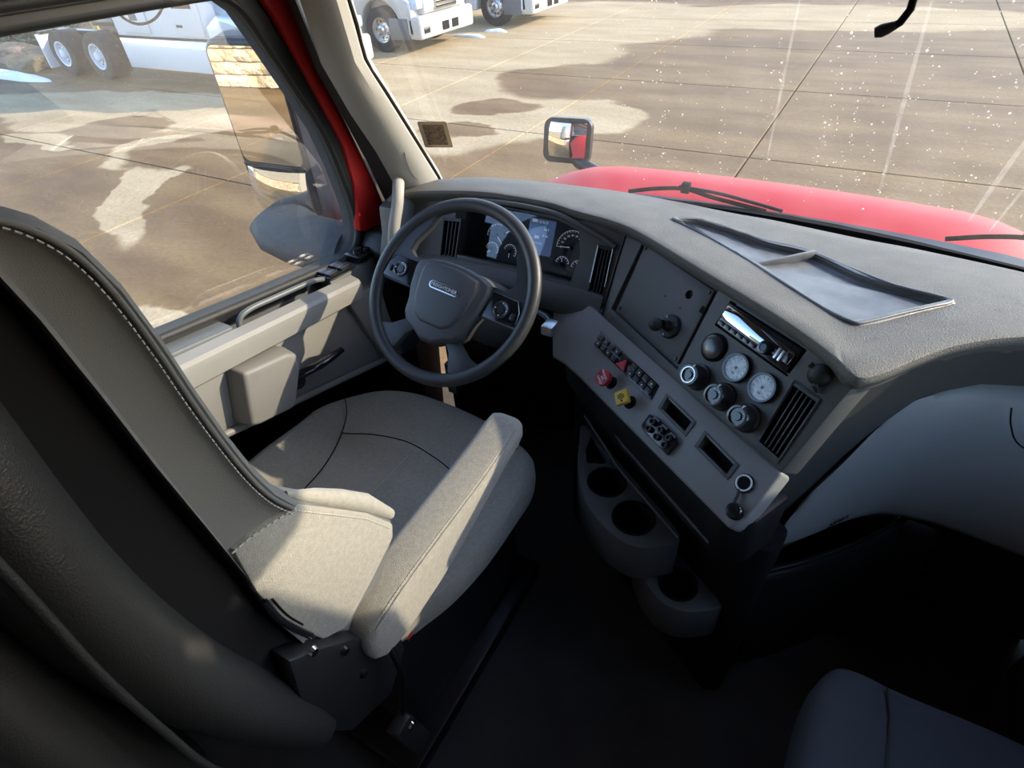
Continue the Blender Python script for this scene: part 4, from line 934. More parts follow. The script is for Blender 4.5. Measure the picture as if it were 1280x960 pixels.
# sides of the recess down to the lens
lensp = [(-.168, .108), (.200, .112), (.198, .010), (.192, -.019), (.133, -.036), (.011, -.044), (-.10, -.042), (-.165, -.02)]
lz = [LE.p(u, v, 0) for u, v in lensp]
a_ = [FA.p(u, v, -.002) for u, v in lens_hole]
loft([a_, [LE.p(u, v + .0, .004) for u, v in ((-.172, .115), (.206, .118), (.206, .03), (.196, -.022), (.135, -.041), (.011, -.048), (-.10, -.046), (-.172, -.024))]], 'cluster_tunnel', 'black', fs, cap=False, smooth=30)
cl = prism(LE, [(-.18, .125), (.215, .125), (.21, -.03), (.14, -.05), (.0, -.056), (-.18, -.05)], -.012, 0, 'instrument_cluster', 'dial', dash, label='dark instrument cluster')
LL = cl
def gauge(u, v, r, a0, a1, nt_, needle, nums=None, big=False):
    bm = tube_bm(arc3(LE, u, v, r, a0, a1, 28, .001), .0007, 5)
    for k_ in range(nt_ + 1):
        a = radians(a0 + (a1 - a0) * k_ / nt_); tube_bm([LE.p(u + r * cos(a), v + r * sin(a), .001), LE.p(u + (r - .005) * cos(a), v + (r - .005) * sin(a), .001)], .0006, 4, bm=bm)
    d_ = from_bm(bm, 'dial', 'dialmark', LL)
    a = radians(needle); tube([LE.p(u, v, .003), LE.p(u + (r - .003) * cos(a), v + (r - .003) * sin(a), .003)], [.0013, .0006], 'needle', 'dialmark', LL, 6)
    lathe([(0, .006), (.004, .006), (.005, .002)], LE.mat(u, v), 'needle_cap', 'blackmatt', LL, 16)
    if nums:
        for k_, s in enumerate(nums):
            a = radians(a0 + (a1 - a0) * k_ / (len(nums) - 1)); rr = r - .0125; text(s, .0075, LE.mat(u + rr * cos(a), v + rr * sin(a), .001), 'numeral', 'dialmark', LL)
    return d_
gauge(.152, .022, .044, 175, 350, 16, 175, ['0', '10', '20', '30', '40', '50', '60', '70', '80'])
gauge(.133, .068, .019, 190, 350, 6, 260); gauge(.180, .070, .019, 180, 350, 6, 250)
gauge(-.078, .030, .032, 175, 285, 6, 45, None); gauge(-.088, .070, .020, 190, 380, 8, 140); gauge(-.030, .066, .020, 200, 390, 8, 90)
gauge(-.055, .02, .0445, 285, 350, 10, 330, None)
sc_ = prism(LE, rrect(.016, -.036, .095, .058, .003), 0, .0015, 'info_screen', 'lcd', cl, .0006)
for k_, (s, u, v, z_) in enumerate((('P R N D', .055, -.028, .010), ('34 F', .070, -.010, .010), ('0 mi', .070, .006, .009), ('1 2 7 4', .05, .028, .008))): text(s, z_, LE.mat(u, v, .0018), 'readout', 'dialmark', sc_)
for u, v in ((.03, -.03), (.045, .012)): prism(LE, rect(u - .007, v - .004, u + .007, v + .004), .0016, .0019, 'icon', 'dialmark', sc_)
prism(LE, lensp, .0125, .014, 'cluster_lens', 'lensclear', cl)
rows = [[FA.p(.10, .228, -.01), FA.p(.2, .215, -.006), FA.p(.29, .20, -.002), UP.p(.075, .197, -.004)], [LO.p(-.086, .045, -.03), LO.p(-.075, .012, -.016), LO.p(-.03, -.004, -.01), LO.p(.05, -.002, -.006)], [LO.p(-.086, .07, -.03), LO.p(-.060, .04, -.02), LO.p(-.02, .02, -.016), LO.p(.05, .02, -.012)]]
sheet(rows, .02, 'fascia_skirt', 'dashlow', dash, (.1, 1, 0), smooth=60)
# shelf below the cluster
rows = []
for v, h in ((.150, -.03), (.158, .006), (.166, .016), (.185, .024), (.205, .026), (.222, .012), (.24, -.02)):
    rows.append([FA.p(u, v + .006 * (u / .2) ** 2, h * (1 if -.12 < u < .2 else .5)) for u in (-.30, -.2, -.15, -.10, 0, .10, .17, .22, .25, .30)])
sheet(rows, .02, 'cluster_shelf', 'dashlow', dash, tuple(-FA.n), smooth=50, label='rounded shelf below the gauges')
# left and right vents in the driver fascia
vent(FA, [(.258, .055), (.296, .055), (.297, .186), (.257, .182)], 'tall narrow air vent right of the gauges with a bright edge', 3)
vent(FA, [(-.200, .062), (-.145, .058), (-.145, .182), (-.196, .182)], 'tall air vent left of the gauges, seen through the wheel', 3, topbright=False)
# lower knee area behind the wheel, and dash end by the pillar
rows = []
for z, y in ((.86, 1.13), (.80, 1.16), (.70, 1.22), (.60, 1.27), (.45, 1.34), (.30, 1.42)):
    rows.append([(x, y, z) for x in (-.90, -.7, -.5, -.36)])
sheet(rows, .03, 'knee_panel', 'black', dash, (0, 1, 0), smooth=60)
prism(YZ, [(1.12, 1.035), (1.20, 1.05), (1.37, 1.015), (1.34, .86), (1.17, .84), (1.07, .88), (1.11, .96)], -.905, -.845, 'end_panel', 'sill', dash, .01, label='grey end panel below the left pillar')
# wall behind the lower switch panel and cup holder console
HO = Fr((-.219, 1.221, 0), e35, nh, zz)      # u along panel, v towards the driver, h = height
prism(HO, [(-.06, .12), (.10, .06), (.64, .06), (.655, .155), (.62, .196), (.10, .186), (.02, .175), (-.05, .14)], .66, .795, 'console_body', 'black', dash, .012)
prism(HO, [(-.06, .05), (.64, .02), (.665, .09), (.64, .118), (.0, .128), (-.06, .10)], .02, .67, 'console_recess', 'blackmatt', dash, .012)
con = root('cup_holder_console', 'black console with three round cup holders below the switch panel', 'console', tuple(HO.p(.3, .2, 0)))
outl = [(p.x, p.y) for p in cat([Vector((u, v, 0)) for u, v in ((.09, .155), (.14, .205), (.20, .245), (.28, .283), (.36, .295), (.43, .285), (.475, .258), (.495, .215), (.49, .155), (.3, .15))], 5, True)]
bm = cut(prism_bm(HO, outl, .43, .555, .008), [prism_bm(HO, circ(.287, .216, .044, 36), .45, .7), prism_bm(HO, circ(.405, .220, .046, 36), .45, .7), prism_bm(HO, [(.135, .165), (.225, .165), (.235, .19), (.21, .225), (.17, .205)], .5, .7)])
from_bm(bm, 'upper_tray', 'dashlow', con, smooth=35)
for u, v, r_ in ((.287, .216, .046), (.405, .220, .048)): lathe([(r_ + .002, .0), (r_ + .001, .002), (r_ - .003, .002), (r_ - .004, -.06), (r_ - .006, -.1), (0, -.1)], HO.mat(u, v, .555), 'cup_well', 'blackmatt', con, 40)
outl = [(p.x, p.y) for p in cat([Vector((u, v, 0)) for u, v in ((.395, .12), (.41, .2), (.46, .228), (.528, .238), (.575, .221), (.607, .178), (.615, .11), (.50, .07))], 5, True)]
bm = cut(prism_bm(HO, outl, .30, .425, .008), [prism_bm(HO, circ(.532, .172, .043, 36), .32, .6)])
from_bm(bm, 'lower_tray', 'dashlow', con, smooth=35)
lathe([(.0455, 0), (.045, .003), (.0415, .003), (.041, -.06), (.039, -.1), (0, -.1)], HO.mat(.532, .172, .425), 'cup_well', 'blackmatt', con, 40)
A_ = cat([Vector((u, v, 0)) for u, v in ((.05, .02), (.2, .06), (.35, .085), (.46, .07), (.52, .02), (.55, -.05), (.56, -.3), (.2, -.3))], 5, True)
B_ = cat([Vector((u, v, 0)) for u, v in ((.05, .10), (.2, .15), (.38, .19), (.50, .205), (.585, .17), (.60, .10), (.62, -.1), (.2, -.2))], 5, True)
secs = []
for h, f in ((0, 0), (.05, .05), (.15, .35), (.25, .8), (.33, 1), (.37, .96)): secs.append([HO.p(a.lerp(b, f).x, a.lerp(b, f).y, h) for a, b in zip(A_, B_)])
loft(secs, 'console_base', 'black', con, smooth=50)
tube([HO.p(.10, .165, .60), HO.p(.30, .19, .60), HO.p(.52, .19, .60)], .004, 'trim_line', 'dashlow', con, 6); tube([HO.p(.08, .15, .68), HO.p(.30, .192, .69), HO.p(.60, .195, .69)], .004, 'trim_line', 'dashlow', con, 6)

# --- passenger side of the dash
topc = [(.296, .850), (.315, .858), (.34, .885), (.43, .995), (.517, 1.06), (.62, 1.095), (.75, 1.12), (.97, 1.14)]
rows = []
for z, off in ((1.045, .012), (.98, .03), (.90, .05), (.80, .075), (.68, .085), (.52, .09)):
    f = (1.045 - z) / .5
    rr = []
    for i, (x, y) in enumerate(topc):
        if i == 0:
            if z > .87: q = UP.p(.634, (1.05 - z) / cos(radians(32)) * 1.0, -.010)
            elif z > .785: q = LO.p(.628, (.88 - z) / cos(radians(47)), -.032)
            else: q = HO.p(.60, .11, z)
            rr.append((q.x, q.y, z))
        else: rr.append((x - .06 * f * (1 if i < 3 else 0), y + off - (.1 * f if i < 3 else 0), z))
    rows.append(rr)
sheet(rows, .02, 'passenger_fascia', 'dashside', dash, (.1, 1, 0), smooth=40, label='dark side of the dash facing the passenger')
Tc = cat([(.283, .846, .612), (.299, .885, .70), (.35, .952, .80), (.389, 1.002, .88), (.438, 1.040, .915), (.513, 1.082, .925), (.60, 1.10, .925), (.75, 1.11, .92), (.96, 1.12, .91)], 5)
Bc = cat([(.283, .843, .60), (.310, .865, .60), (.345, .905, .60), (.385, .955, .60), (.43, 1.00, .60), (.48, 1.03, .60), (.58, 1.05, .595), (.72, 1.045, .59), (.96, 1.04, .585)], 5)
rows = []
for f, bl_ in ((-.02, .035), (0, .008), (.06, -.006), (.2, -.018), (.4, -.026), (.6, -.028), (.8, -.022), (.94, -.010), (1, .006), (1.02, .035)):
    rows.append([a.lerp(b, f) + Vector((.5, .85, 0)).normalized() * bl_ * (1 if i > 2 else .3) for i, (a, b) in enumerate(zip(Tc, Bc))])
gl = sheet(rows, .015, 'knee_bolster', 'dashmid', dash, (.2, 1, 0), smooth=60, label='broad curved grey bolster on the passenger side')
tube([(.565, 1.068, .918), (.575, 1.055, .89), (.60, 1.045, .86), (.66, 1.045, .845)], .0015, 'bolster_seam', 'blackmatt', gl, 6, smoothn=5)
text('AIRBAG', .016, Fr((.385, .948, .622), (.58, .8, 0), (0, 0, -1), (.8, -.58, 0)).mat(), 'lettering', 'blackmatt', gl)
# open cubby under the bolster, with a curved lip
rows = []
lipc = cat([(.278, .79, .545), (.343, .847, .55), (.424, .937, .55), (.479, 1.01, .553), (.52, 1.06, .56)], 5)
for dz, dv in ((.004, .03), (.006, .012), (.0, 0), (-.012, -.006), (-.06, -.004), (-.25, .03), (-.52, .10)):
    rows.append([p + Vector((.4, .9, 0)) * dv + Vector((0, 0, dz)) for p in lipc])
sheet(rows, .015, 'cubby_lip', 'black', dash, (.2, 1, 0), smooth=50, label='curved black lip of the open cubby')
rows = [[(.27, .84 + f, .60 - .35 * f), (.34, .92 + f, .60 - .3 * f), (.44, 1.03 + f, .6 - .3 * f), (.56, 1.09 + f, .60 - .3 * f)] for f in (0, .08, .14)]
sheet(rows, .01, 'cubby_floor', 'blackmatt', dash, (0, 0, -1))
rows = []
for z, y in ((.60, 1.075), (.56, 1.09), (.4, 1.13), (.2, 1.20), (.0, 1.32)):
    rows.append([(x, y + .5 * max(0, .5 - x) * (0 if z > .5 else .6), z) for x in (.40, .5, .6, .8, .98)])
sheet(rows, .02, 'lower_body', 'black', dash, (0, 1, 0), smooth=50)
# engine cover between the foot wells
ec = box(-.12, 1.08, 0, .62, 1.62, .56, 'engine_cover', 'black', None, .05, 3, kind='structure', label='black engine cover')

# --- steering column, stalk, wheel
col = root('steering_column', 'dark steering column shroud behind the wheel', 'column', (-.50, 1.1, .8))
ax = Vector((0, -sin(radians(44.5)), cos(radians(44.5))))
c_ = Vector((-.54, .927, .96))
secs = []
for t, rx, ry in ((-.045, .055, .055), (-.07, .085, .065), (-.11, .10, .075), (-.17, .11, .08), (-.25, .10, .08), (-.38, .08, .07)):
    o_ = c_ + ax * t; s = []
    for k_ in range(24):
        a = 2 * pi * k_ / 24; s.append(o_ + Vector((rx * cos(a), 0, 0)) + Vector((0, cos(radians(44.5)), sin(radians(44.5)))) * (ry * sin(a)))
    secs.append(s)
loft(secs, 'shroud', 'dashlow', col, smooth=50)
tube([(-.44, 1.02, .89), (-.38, 1.03, .89), (-.33, 1.01, .892), (-.30, .985, .892)], [.012, .011, .012, .013], 'stalk', 'blackgloss', col, 12, smoothn=0)
box(-.318, .955, .882, -.288, .995, .908, 'stalk_tip', 'silver', col, .005, 2)
box(-.60, .93, .62, -.57, .95, .72, 'tilt_label_tag', 'steel', col, .002)

SWH = root('steering_wheel', 'black four-spoke steering wheel with grey hub, buttons and oval badge', 'steering wheel', tuple(c_))
rt = radians(6.5)
We = Vector((1, 0, 0)); Ww = Vector((0, -cos(radians(44.5)), -sin(radians(44.5))))
W = Fr(c_, We * cos(rt) + Ww * sin(rt), Ww * cos(rt) - We * sin(rt), ax)
rim = [W.p(.2125 * cos(2 * pi * i / 96), .2125 * sin(2 * pi * i / 96)) for i in range(96)]
tube(rim, .0162, 'rim', 'wheel', SWH, 16, True, up=tuple(ax), flat=.95)
hub_poly = [(-.110, -.026), (-.106, -.045), (-.072, -.057), (-.035, -.063), (.0, -.064), (.035, -.063), (.072, -.057), (.106, -.045), (.110, -.026), (.104, .02), (.092, .055), (.088, .088), (.074, .108), (.045, .118), (.018, .134), (-.018, .134), (-.045, .118), (-.074, .108), (-.088, .088), (-.092, .055), (-.104, .02)]
secs = []
for h, k_ in ((-.05, .80), (-.03, .97), (.0, 1.0), (.012, .985), (.020, .94), (.022, .90)):
    secs.append([W.p(u * k_, .03 + (v - .03) * k_, h) for u, v in hub_poly])
loft(secs, 'hub', 'hub', SWH, smooth=40)
# raised centre field of the airbag cover
inner_p = [(-.074, -.040), (-.04, -.047), (0, -.049), (.04, -.047), (.074, -.040), (.080, -.02), (.070, .040), (.052, .078), (.03, .090), (-.03, .090), (-.052, .078), (-.070, .040), (-.080, -.02)]
secs = []
for h, k_ in ((.018, 1.07), (.0225, 1.04), (.0265, .985), (.0275, .93)): secs.append([W.p(u * k_, .02 + (v - .02) * k_, h) for u, v in inner_p])
loft(secs, 'centre_field', 'hub', SWH, smooth=40)
em = prism(W, rrect(-.044, -.008, .044, .012, .0098, 6), .0272, .0295, 'badge', 'silver', SWH, .001, label='silver oval badge')
prism(W, rrect(-.040, -.0048, .040, .0088, .0066, 6), .0294, .0299, 'badge_field', 'black', em)
text('FREIGHTLINER', .0115, W.mat(0, .002, .0301), 'lettering', 'mark', em)
# upper spokes with button pads
for s_ in (-1, 1):
    sp_ = [(s_ * .100, -.046), (s_ * .135, -.047), (s_ * .152, -.060), (s_ * .150, -.085), (s_ * .128, -.128), (s_ * .118, -.166), (s_ * .150, -.158), (s_ * .180, -.120), (s_ * .206, -.060), (s_ * .214, -.01), (s_ * .214, .030), (s_ * .100, .030)]
    secs = [[W.p(u, v, h) for u, v in (sp_ if k_ == 1 else [(s_ * .155 + (a - s_ * .155) * k_, -.03 + (b + .03) * k_) for a, b in sp_])] for h, k_ in ((-.018, .96), (-.010, 1), (.0, 1), (.005, .97))]
    so_ = loft(secs, 'spoke', 'wheel', SWH, smooth=35)
    pad = [(s_ * .112, -.036), (s_ * .180, -.034), (s_ * .194, -.012), (s_ * .198, .024), (s_ * .109, .026)]
    pd = prism(W, pad, .004, .009, 'button_pad', 'blackgloss', SWH, .0015)
    tube([W.p(*q, .009) for q in pad], .0009, 'pad_trim', 'silver' if s_ > 0 else 'steel', pd, 6, True)
    cx_, cy_ = s_ * .150, -.004
    lathe([(.020, .008), (.0195, .0125), (.0175, .0135), (.0100, .0115), (.0095, .0135), (0, .0140)], W.mat(cx_, cy_), 'rocker_ring', 'knob', pd, 28)
    bm = bmesh.new()
    for a in (0, 90, 180, 270): prism_bm(W, circ(cx_ + .0145 * cos(radians(a)), cy_ + .0145 * sin(radians(a)), .0015, 8), .0128, .0140, bm=bm)
    from_bm(bm, 'symbols', 'mark', pd, kind='stuff')
    prism(W, rrect(s_ * .183 - .006, -.006, s_ * .183 + .006, .010, .003), .009, .012, 'side_button', 'knob', pd, .001)
    # lower spokes
    lo_ = [(s_ * .070, .085), (s_ * .088, .075), (s_ * .190, .105), (s_ * .182, .118), (s_ * .150, .160), (s_ * .130, .165), (s_ * .088, .125), (s_ * .045, .105)]
    lo_ = [(s_ * .040, .110), (s_ * .075, .095), (s_ * .118, .125), (s_ * .160, .135), (s_ * .135, .165), (s_ * .100, .185), (s_ * .082, .175), (s_ * .065, .135)]
    prism(W, lo_, -.012, .004, 'spoke', 'wheel', SWH, .004)

# ---- pedals
fr = Fr((-.545, 1.56, .15), (1, 0, 0), (0, -.5, -.86)); fr.n = Vector((0, -.86, .5))
bp_ = root('brake_pedal', 'narrow brake pedal deep in the driver foot well', 'pedal', tuple(fr.O)); prism(fr, rrect(-.035, -.05, .035, .05, .01), 0, .015, 'pad', 'rubber', bp_, .003); tube([fr.p(0, -.04, -.005), fr.p(0, -.25, .02)], .01, 'arm', 'steel', bp_, 8)
fr = Fr((-.395, 1.42, .15), (1, 0, 0), (0, -.6, -.8)); fr.n = Vector((0, -.8, .6))
ap_ = root('accelerator_pedal', 'long ribbed accelerator pedal beside the console', 'pedal', tuple(fr.O)); pd = prism(fr, rrect(-.032, -.12, .032, .10, .01), 0, .015, 'pad', 'rubber', ap_, .003)
for k_ in range(4): prism(fr, rect(-.022 + k_ * .013, -.10, -.017 + k_ * .013, .08), .015, .018, 'rib', 'rubber', pd)
prism(fr, rect(-.01, -.12, .01, .10), -.06, 0, 'bracket', 'steel', ap_)

# ================================================================== SEATS
def pillow(outline, zb, zt, bulge, name, m, parent, N_=56, edge=.03, zf=None, **k):
    P = cat([Vector((x, y, 0)) for x, y in outline], 8, True); c = sum(P, Vector()) / len(P)
    def ring(k_, z): return [(c.x + (p.x - c.x) * k_, c.y + (p.y - c.y) * k_, (zf(c.x + (p.x - c.x) * k_, c.y + (p.y - c.y) * k_) if zf else 0) + z) for p in P]
    avg = sum((p - c).length for p in P) / len(P); e = edge / avg
    secs = [ring(1 - 2.2 * e, zb), ring(1 - .6 * e, zb + .004), ring(1 - .1 * e, zb + .02), ring(1, (zb + zt) / 2), ring(1 - .08 * e, zt - .022), ring(1 - .35 * e, zt - .008), ring(1 - .9 * e, zt)]
    for i in range(1, 8):
        f = i / 8; kk = (1 - .9 * e) * (1 - f); secs.append(ring(max(kk, .01), zt + bulge * (1 - (1 - f) ** 2)))
    return loft(secs, name, m, parent, smooth=60, **k), P, c
ds = root('driver_seat', 'grey fabric driver seat with padded armrest and black vinyl back', 'seat', (-.57, .5, 0))
out_ = [(-.905, .35), (-.915, .50), (-.905, .64), (-.895, .76), (-.83, .875), (-.74, .925), (-.63, .935), (-.50, .925), (-.38, .895), (-.29, .848), (-.252, .77), (-.245, .66), (-.252, .52), (-.285, .40), (-.36, .30), (-.6, .26), (-.82, .28)]
def czf(x, y):
    d = abs(x + .575); return .032 * max(0, (d - .17) / .15) ** 1.3 * (1 if d < .33 else 1.0) * max(0, min(1, (.90 - y) / .2)) - .012 * max(0, (y - .84) / .1) ** 2
cu, P, cc = pillow(out_, .485, .592, .010, 'seat_cushion', 'fabric', ds, zf=czf)
def topz(x, y):
    return .594 + czf(x, y) + .008
def seam_path(pts, lift=.002): return [Vector((p.x, p.y, topz(p.x, p.y) + lift)) for p in cat([Vector((x, y, 0)) for x, y in pts], 8)]
for nm, pts in (('left_seam', [(-.873, .80), (-.81, .74), (-.765, .66), (-.735, .57), (-.725, .48)]), ('front_seam', [(-.775, .68), (-.70, .715), (-.60, .735), (-.50, .722), (-.42, .70)]), ('right_seam', [(-.33, .84), (-.39, .74), (-.42, .64), (-.43, .5)])):
    tube(seam_path(pts, -.0005),   .0014, 'seam', 'blackmatt', cu, 6)
for dx in (-.004, .004): stitches(seam_path([(-.562 + dx, .51), (-.560 + dx, .60), (-.557 + dx, .69)], .0055), 'stitching', 'thread', cu, gap=.006, ln=.0045, r=.0011, label='pale double row of centre stitching' if dx < 0 else None)
e_path = [Vector((cc.x + (p.x - cc.x) * .985, cc.y + (p.y - cc.y) * .985, czf(p.x, p.y) + .575)) for p in P if p.x > -.33]
stitches(sorted(e_path, key=lambda p: p.y), 'stitching', 'thread', cu, gap=.006, r=.0007)
# backrest: side profile lofted across
fp = [(.365, .86), (.372, .892), (.335, .960), (.299, 1.01), (.262, 1.062), (.243, 1.089), (.226, 1.13), (.214, 1.18), (.205, 1.246), (.199, 1.312), (.195, 1.371), (.188, 1.431), (.177, 1.471), (.160, 1.497), (.140, 1.514), (.120, 1.52)]
bp2 = [(.118, 1.50), (.126, 1.44), (.131, 1.36), (.135, 1.27), (.142, 1.17), (.149, 1.06), (.150, .95), (.165, .86), (.19, .80), (.235, .765), (.29, .775)]
prof = fp + bp2; pc = Vector((.16, 1.15))
secs = []
def secx(x, dfront, k_=1.0, low=1.0):
    s = []
    for i, (y, z) in enumerate(prof):
        yy = y + (dfront if i < len(fp) - 1 else 0)
        s.append((x, .16 + (yy - .16) * k_, z if k_ == 1 else 1.15 + (z - 1.15) * (1 - (1 - k_) * .3)))
    return s
secs = [secx(x_, d_, k__) for x_, d_, k__ in ((-.290, -.004, .80), (-.284, -.001, .97), (-.290, .003, 1), (-.305, .007, 1), (-.33, .007, 1), (-.36, .002, 1), (-.42, -.018, 1), (-.50, -.035, 1), (-.58, -.045, 1), (-.66, -.052, 1), (-.74, -.058, 1), (-.80, -.060, 1), (-.83, -.064, 1), (-.86, -.07, 1), (-.875, -.075, .8))]
bk_ = loft(secs, 'backrest', 'fabricdark', ds, smooth=50)
# pale lower side bolster
lb = [(.152, 1.112), (.19, 1.106), (.243, 1.089), (.299, 1.012), (.335, .962), (.372, .892), (.365, .865), (.30, .83), (.229, .80), (.19, .83), (.160, .93), (.149, 1.026)]
prism(YZ, lb, -.300, -.2825, 'side_panel', 'fabric', ds, .004, 2, label='pale side panel at the foot of the backrest')
secs = []
tb = [(.236, 1.098), (.27, 1.055), (.302, 1.014), (.338, .964), (.378, .890)]
tube([Vector((-.300, y + .006, z + .004)) for y, z in tb], [.004, .012, .015, .016, .010], 'bolster_roll', 'fabric', ds, 12, smoothn=0)
stitches([Vector((-.2818, y, z)) for y, z in ((.152, 1.110), (.17, 1.109), (.20, 1.102), (.241, 1.088))], 'stitching', 'thread', ds, gap=.0095, ln=.0062, r=.0011)
stitches([Vector((-.2822, y - .007, z - .003)) for y, z in ((.243, 1.089), (.299, 1.012), (.335, .962), (.37, .895))], 'stitching', 'thread', ds, gap=.006, r=.0007)
fpath = cat([Vector((-.2835, y - .012, z)) for y, z in fp[5:-1]], 5)
tube([p + Vector((.0, .004, 0)) for p in fpath], .0028, 'piping', 'fabricdark', ds, 8)
stitches([p + Vector((.0022, -.002, 0)) for p in fpath], 'stitching', 'thread', ds, gap=.0068, ln=.0045, r=.0008, label='pale stitching down the backrest edge')
# black recess strip behind grey side, then vinyl back shell
secs = []
shell = [(.112, 1.51), (.12, 1.44), (.124, 1.34), (.128, 1.25), (.134, 1.16), (.141, 1.07), (.143, .98), (.158, .88), (.20, .80), (.18, .76), (.10, .80), (.07, .95), (.05, 1.2), (.05, 1.45), (.07, 1.54)]
loft([[(x, y, z) for y, z in shell] for x in (-.300, -.290, -.88)], 'back_frame', 'blackmatt', ds, smooth=30)
roll = [(-.262, .085, 1.50), (-.25, .080, 1.40), (-.242, .073, 1.30), (-.238, .070, 1.20), (-.238, .075, 1.10), (-.240, .09, .98), (-.243, .115, .86), (-.25, .14, .76), (-.26, .16, .68)]
secs = []
for p in cat(roll, 4):
    c2 = Vector(p); s = []
    for k_ in range(20):
        a = 2 * pi * k_ / 20; s.append(c2 + Vector((-.26, -.045, 0)) + Vector((.27 * abs(cos(a)) ** .35 * (1 if cos(a) > 0 else -1), .052 * sin(a), 0)))
    secs.append(s)
loft(secs, 'back_cover', 'vinyl', ds, smooth=60, label='black vinyl back cover')
sm = cat([(-.238, .012, 1.44), (-.232, .006, 1.30), (-.228, -.002, 1.177), (-.228, -.004, 1.05), (-.23, -.002, .932), (-.24, .02, .80)], 6)
tube(sm, .0042, 'back_piping', 'vinyl', ds, 8)
secs = []
for p in cat([(-.30, -.01, 1.5), (-.27, -.025, 1.3), (-.26, -.035, 1.1), (-.27, -.035, .93), (-.28, -.01, .78)], 4):
    c2 = Vector(p); s = []
    for k_ in range(20):
        a = 2 * pi * k_ / 20; s.append(c2 + Vector((-.25, -.03, 0)) + Vector((.27 * abs(cos(a)) ** .4 * (1 if cos(a) > 0 else -1), .05 * sin(a), 0)))
    secs.append(s)
loft(secs, 'rear_pocket', 'vinyl', ds, smooth=60)
# armrest
def rr_sec(y, xc, hw, z0, z1, r=.018, sk=0):
    pts = rrect(xc - hw, -z1, xc + hw, -z0, min(r, hw * .9, (z1 - z0) * .45), 4); return [(x + sk * (-v - z0), y, -v) for x, v in pts]
yz_ = [(.226, .735, .760, .022), (.232, .715, .782, .034), (.25, .703, .795, .040), (.28, .700, .805, .0425), (.33, .700, .812, .0425), (.40, .706, .816, .0425), (.48, .722, .818, .0425), (.56, .748, .820, .0425), (.64, .770, .826, .042), (.70, .780, .835, .041), (.722, .785, .838, .038), (.732, .79, .832, .032), (.736, .80, .824, .02)]
ar = loft([rr_sec(y, -.278, hw, z0, z1) for y, z0, z1, hw in yz_], 'armrest', 'fabric', ds, smooth=50, label='padded armrest beside the cushion')
ridge = cat([Vector((-.278 + hw - .0052, y, z1 - .0050)) for i, (y, z0, z1, hw) in enumerate(yz_[2:-3])], 4)
tube([p + Vector((-.001, 0, 0)) for p in ridge], .0022, 'armrest_piping', 'fabric', ar, 8)
stitches([p + Vector((-.0055, 0, .0042)) for p in ridge[2:-2]], 'stitching', 'thread', ar, gap=.0062, r=.0008)
# recliner bracket, buckle, base
br = prism(YZ, [(.13, .90), (.17, .86), (.25, .76), (.30, .70), (.30, .62), (.24, .55), (.15, .60), (.10, .72)], -.30, -.262, 'recliner_bracket', 'black', ds, .006)
for y, z, m_ in ((.161, .872, 'chrome'), (.20, .80, 'steel'), (.235, .74, 'steel'), (.21, .70, 'steel')): lathe([(0, .006), (.006, .006), (.008, 0)], Fr((-.262, y, z), (0, 1, 0), (0, 0, -1), (1, 0, 0)).mat(), 'bolt', m_, br, 16)
tube([(-.283, .150, 1.005), (-.276, .152, .965), (-.272, .160, .93), (-.268, .172, .89)], .005, 'webbing_edge', 'blackgloss', br, 8, smoothn=4)
tube([(-.279, .158, 1.000), (-.272, .161, .962), (-.268, .170, .925)], .0018, 'webbing_glint', 'steel', br, 6, smoothn=4)  # bright strand stands in for highlights on the glossy webbing
bu = root('seat_belt_buckle', 'black seat belt buckle and stalk hanging beside the driver seat', 'buckle', (-.23, .2, .45))
tube([(-.245, .262, .72), (-.222, .250, .66), (-.222, .235, .60), (-.225, .225, .545)], .006, 'cable', 'steel', bu, 8, smoothn=4)
prism(Fr((-.215, .215, .50), (0, 1, 0), (0, .15, -1), (1, 0, 0)), rrect(-.022, -.05, .022, .11, .01), -.02, .006, 'housing', 'black', bu, .004)
lathe([(0, .004), (.008, .004), (.010, 0)], Fr((-.209, .222, .52), (0, 1, 0), (0, 0, -1), (1, 0, 0)).mat(), 'rivet', 'chrome', bu, 20)
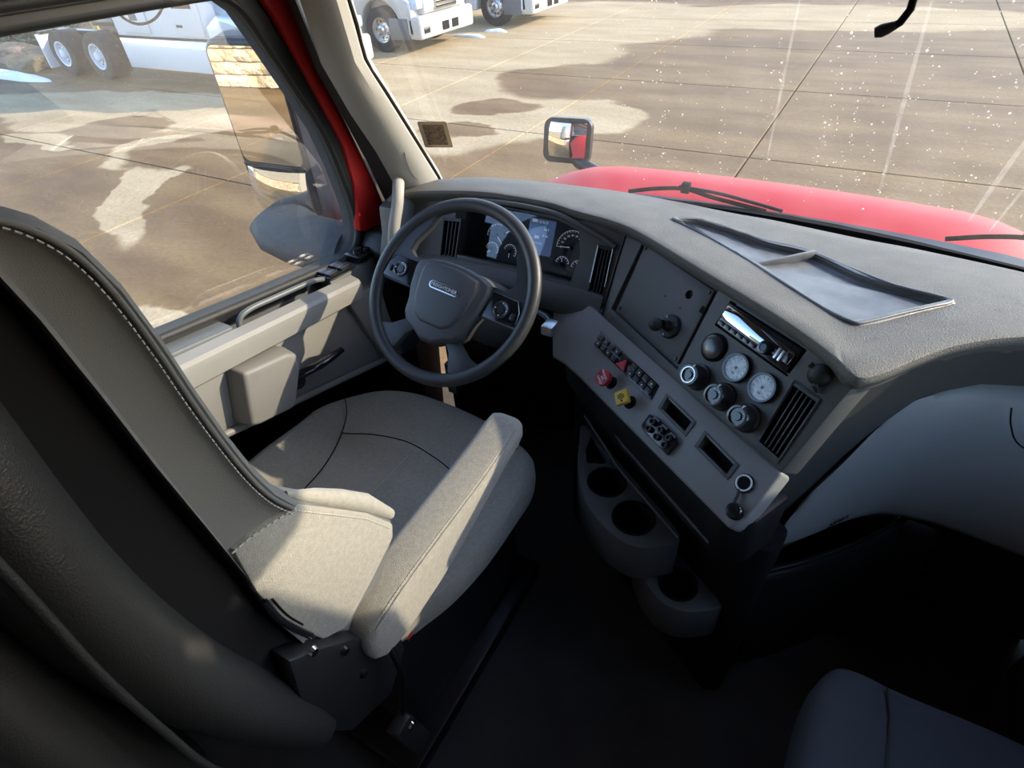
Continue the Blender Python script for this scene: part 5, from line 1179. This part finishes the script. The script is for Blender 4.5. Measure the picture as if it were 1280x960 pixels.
prism(Fr((-.226, .292, .715), (0, 1, .2), (0, 0, -1), (1, 0, 0)), rrect(-.007, -.003, .007, .003, .001), 0, .002, 'release_tag', 'redplastic', bu)
box(-.80, .30, .06, -.34, .84, .49, 'suspension_cover', 'black', ds, .04, 3); box(-.84, .22, 0, -.30, .88, .06, 'floor_plate', 'steel', ds, .01)
for x_ in (-.36,): tube([(x_ + .02, .45, .50), (x_ + .06, .52, .49), (x_ + .07, .60, .49)], .008, 'height_lever', 'black', ds, 8, smoothn=4)

ps = root('passenger_seat', 'dark blue grey passenger seat, only its front left corner in view', 'seat', (.66, .35, 0))
pz = lambda x, y: .03 * max(0, (abs(x - .655) - .15) / .12)
o2 = [(.395, .10), (.388, .35), (.392, .56), (.412, .635), (.455, .668), (.55, .672), (.655, .676), (.76, .672), (.86, .665), (.905, .635), (.925, .56), (.925, .3), (.92, .02), (.655, -.02), (.40, .0)]
pcu, P2, c2 = pillow(o2, .42, .575, .006, 'seat_cushion', 'fabricnavy', ps, edge=.04, zf=pz)
tube([Vector((x, y, .580 + pz(x, y))) for x, y in ((.505, .655), (.513, .60), (.512, .50), (.508, .35), (.505, .1))], .002, 'seam', 'black', pcu, 6)
box(.45, .05, 0, .86, .58, .43, 'seat_base', 'black', ps, .03, 3)
secs = [[(x, y, z) for y, z in ((-.02, .56), (-.04, .9), (-.12, 1.3), (-.20, 1.3), (-.20, .9), (-.16, .55))] for x in (.40, .92)]
loft(secs, 'backrest', 'fabricnavy', ps, smooth=30)

# hanging cable end near the windshield header
hk = root('hanging_cable', 'black cable with a small plug hanging before the windshield', 'cable', (.205, .9, 1.6))
tube([(.205, .93, 1.78), (.206, .915, 1.66), (.206, .90, 1.56), (.207, .90, 1.532), (.201, .90, 1.519), (.193, .90, 1.513)], [.0035, .0035, .004, .0045, .0045, .0045], 'cord', 'blackmatt', hk, 10)
tube([(.198, .90, 1.5165), (.190, .90, 1.5125), (.184, .90, 1.510), (.178, .90, 1.508)], [.0045, .0065, .0072, .0055], 'plug', 'rubber', hk, 10)
for o in SC.objects:
    if o.type == 'MESH' and not o.data.materials: o.data.materials.append(M['black'])
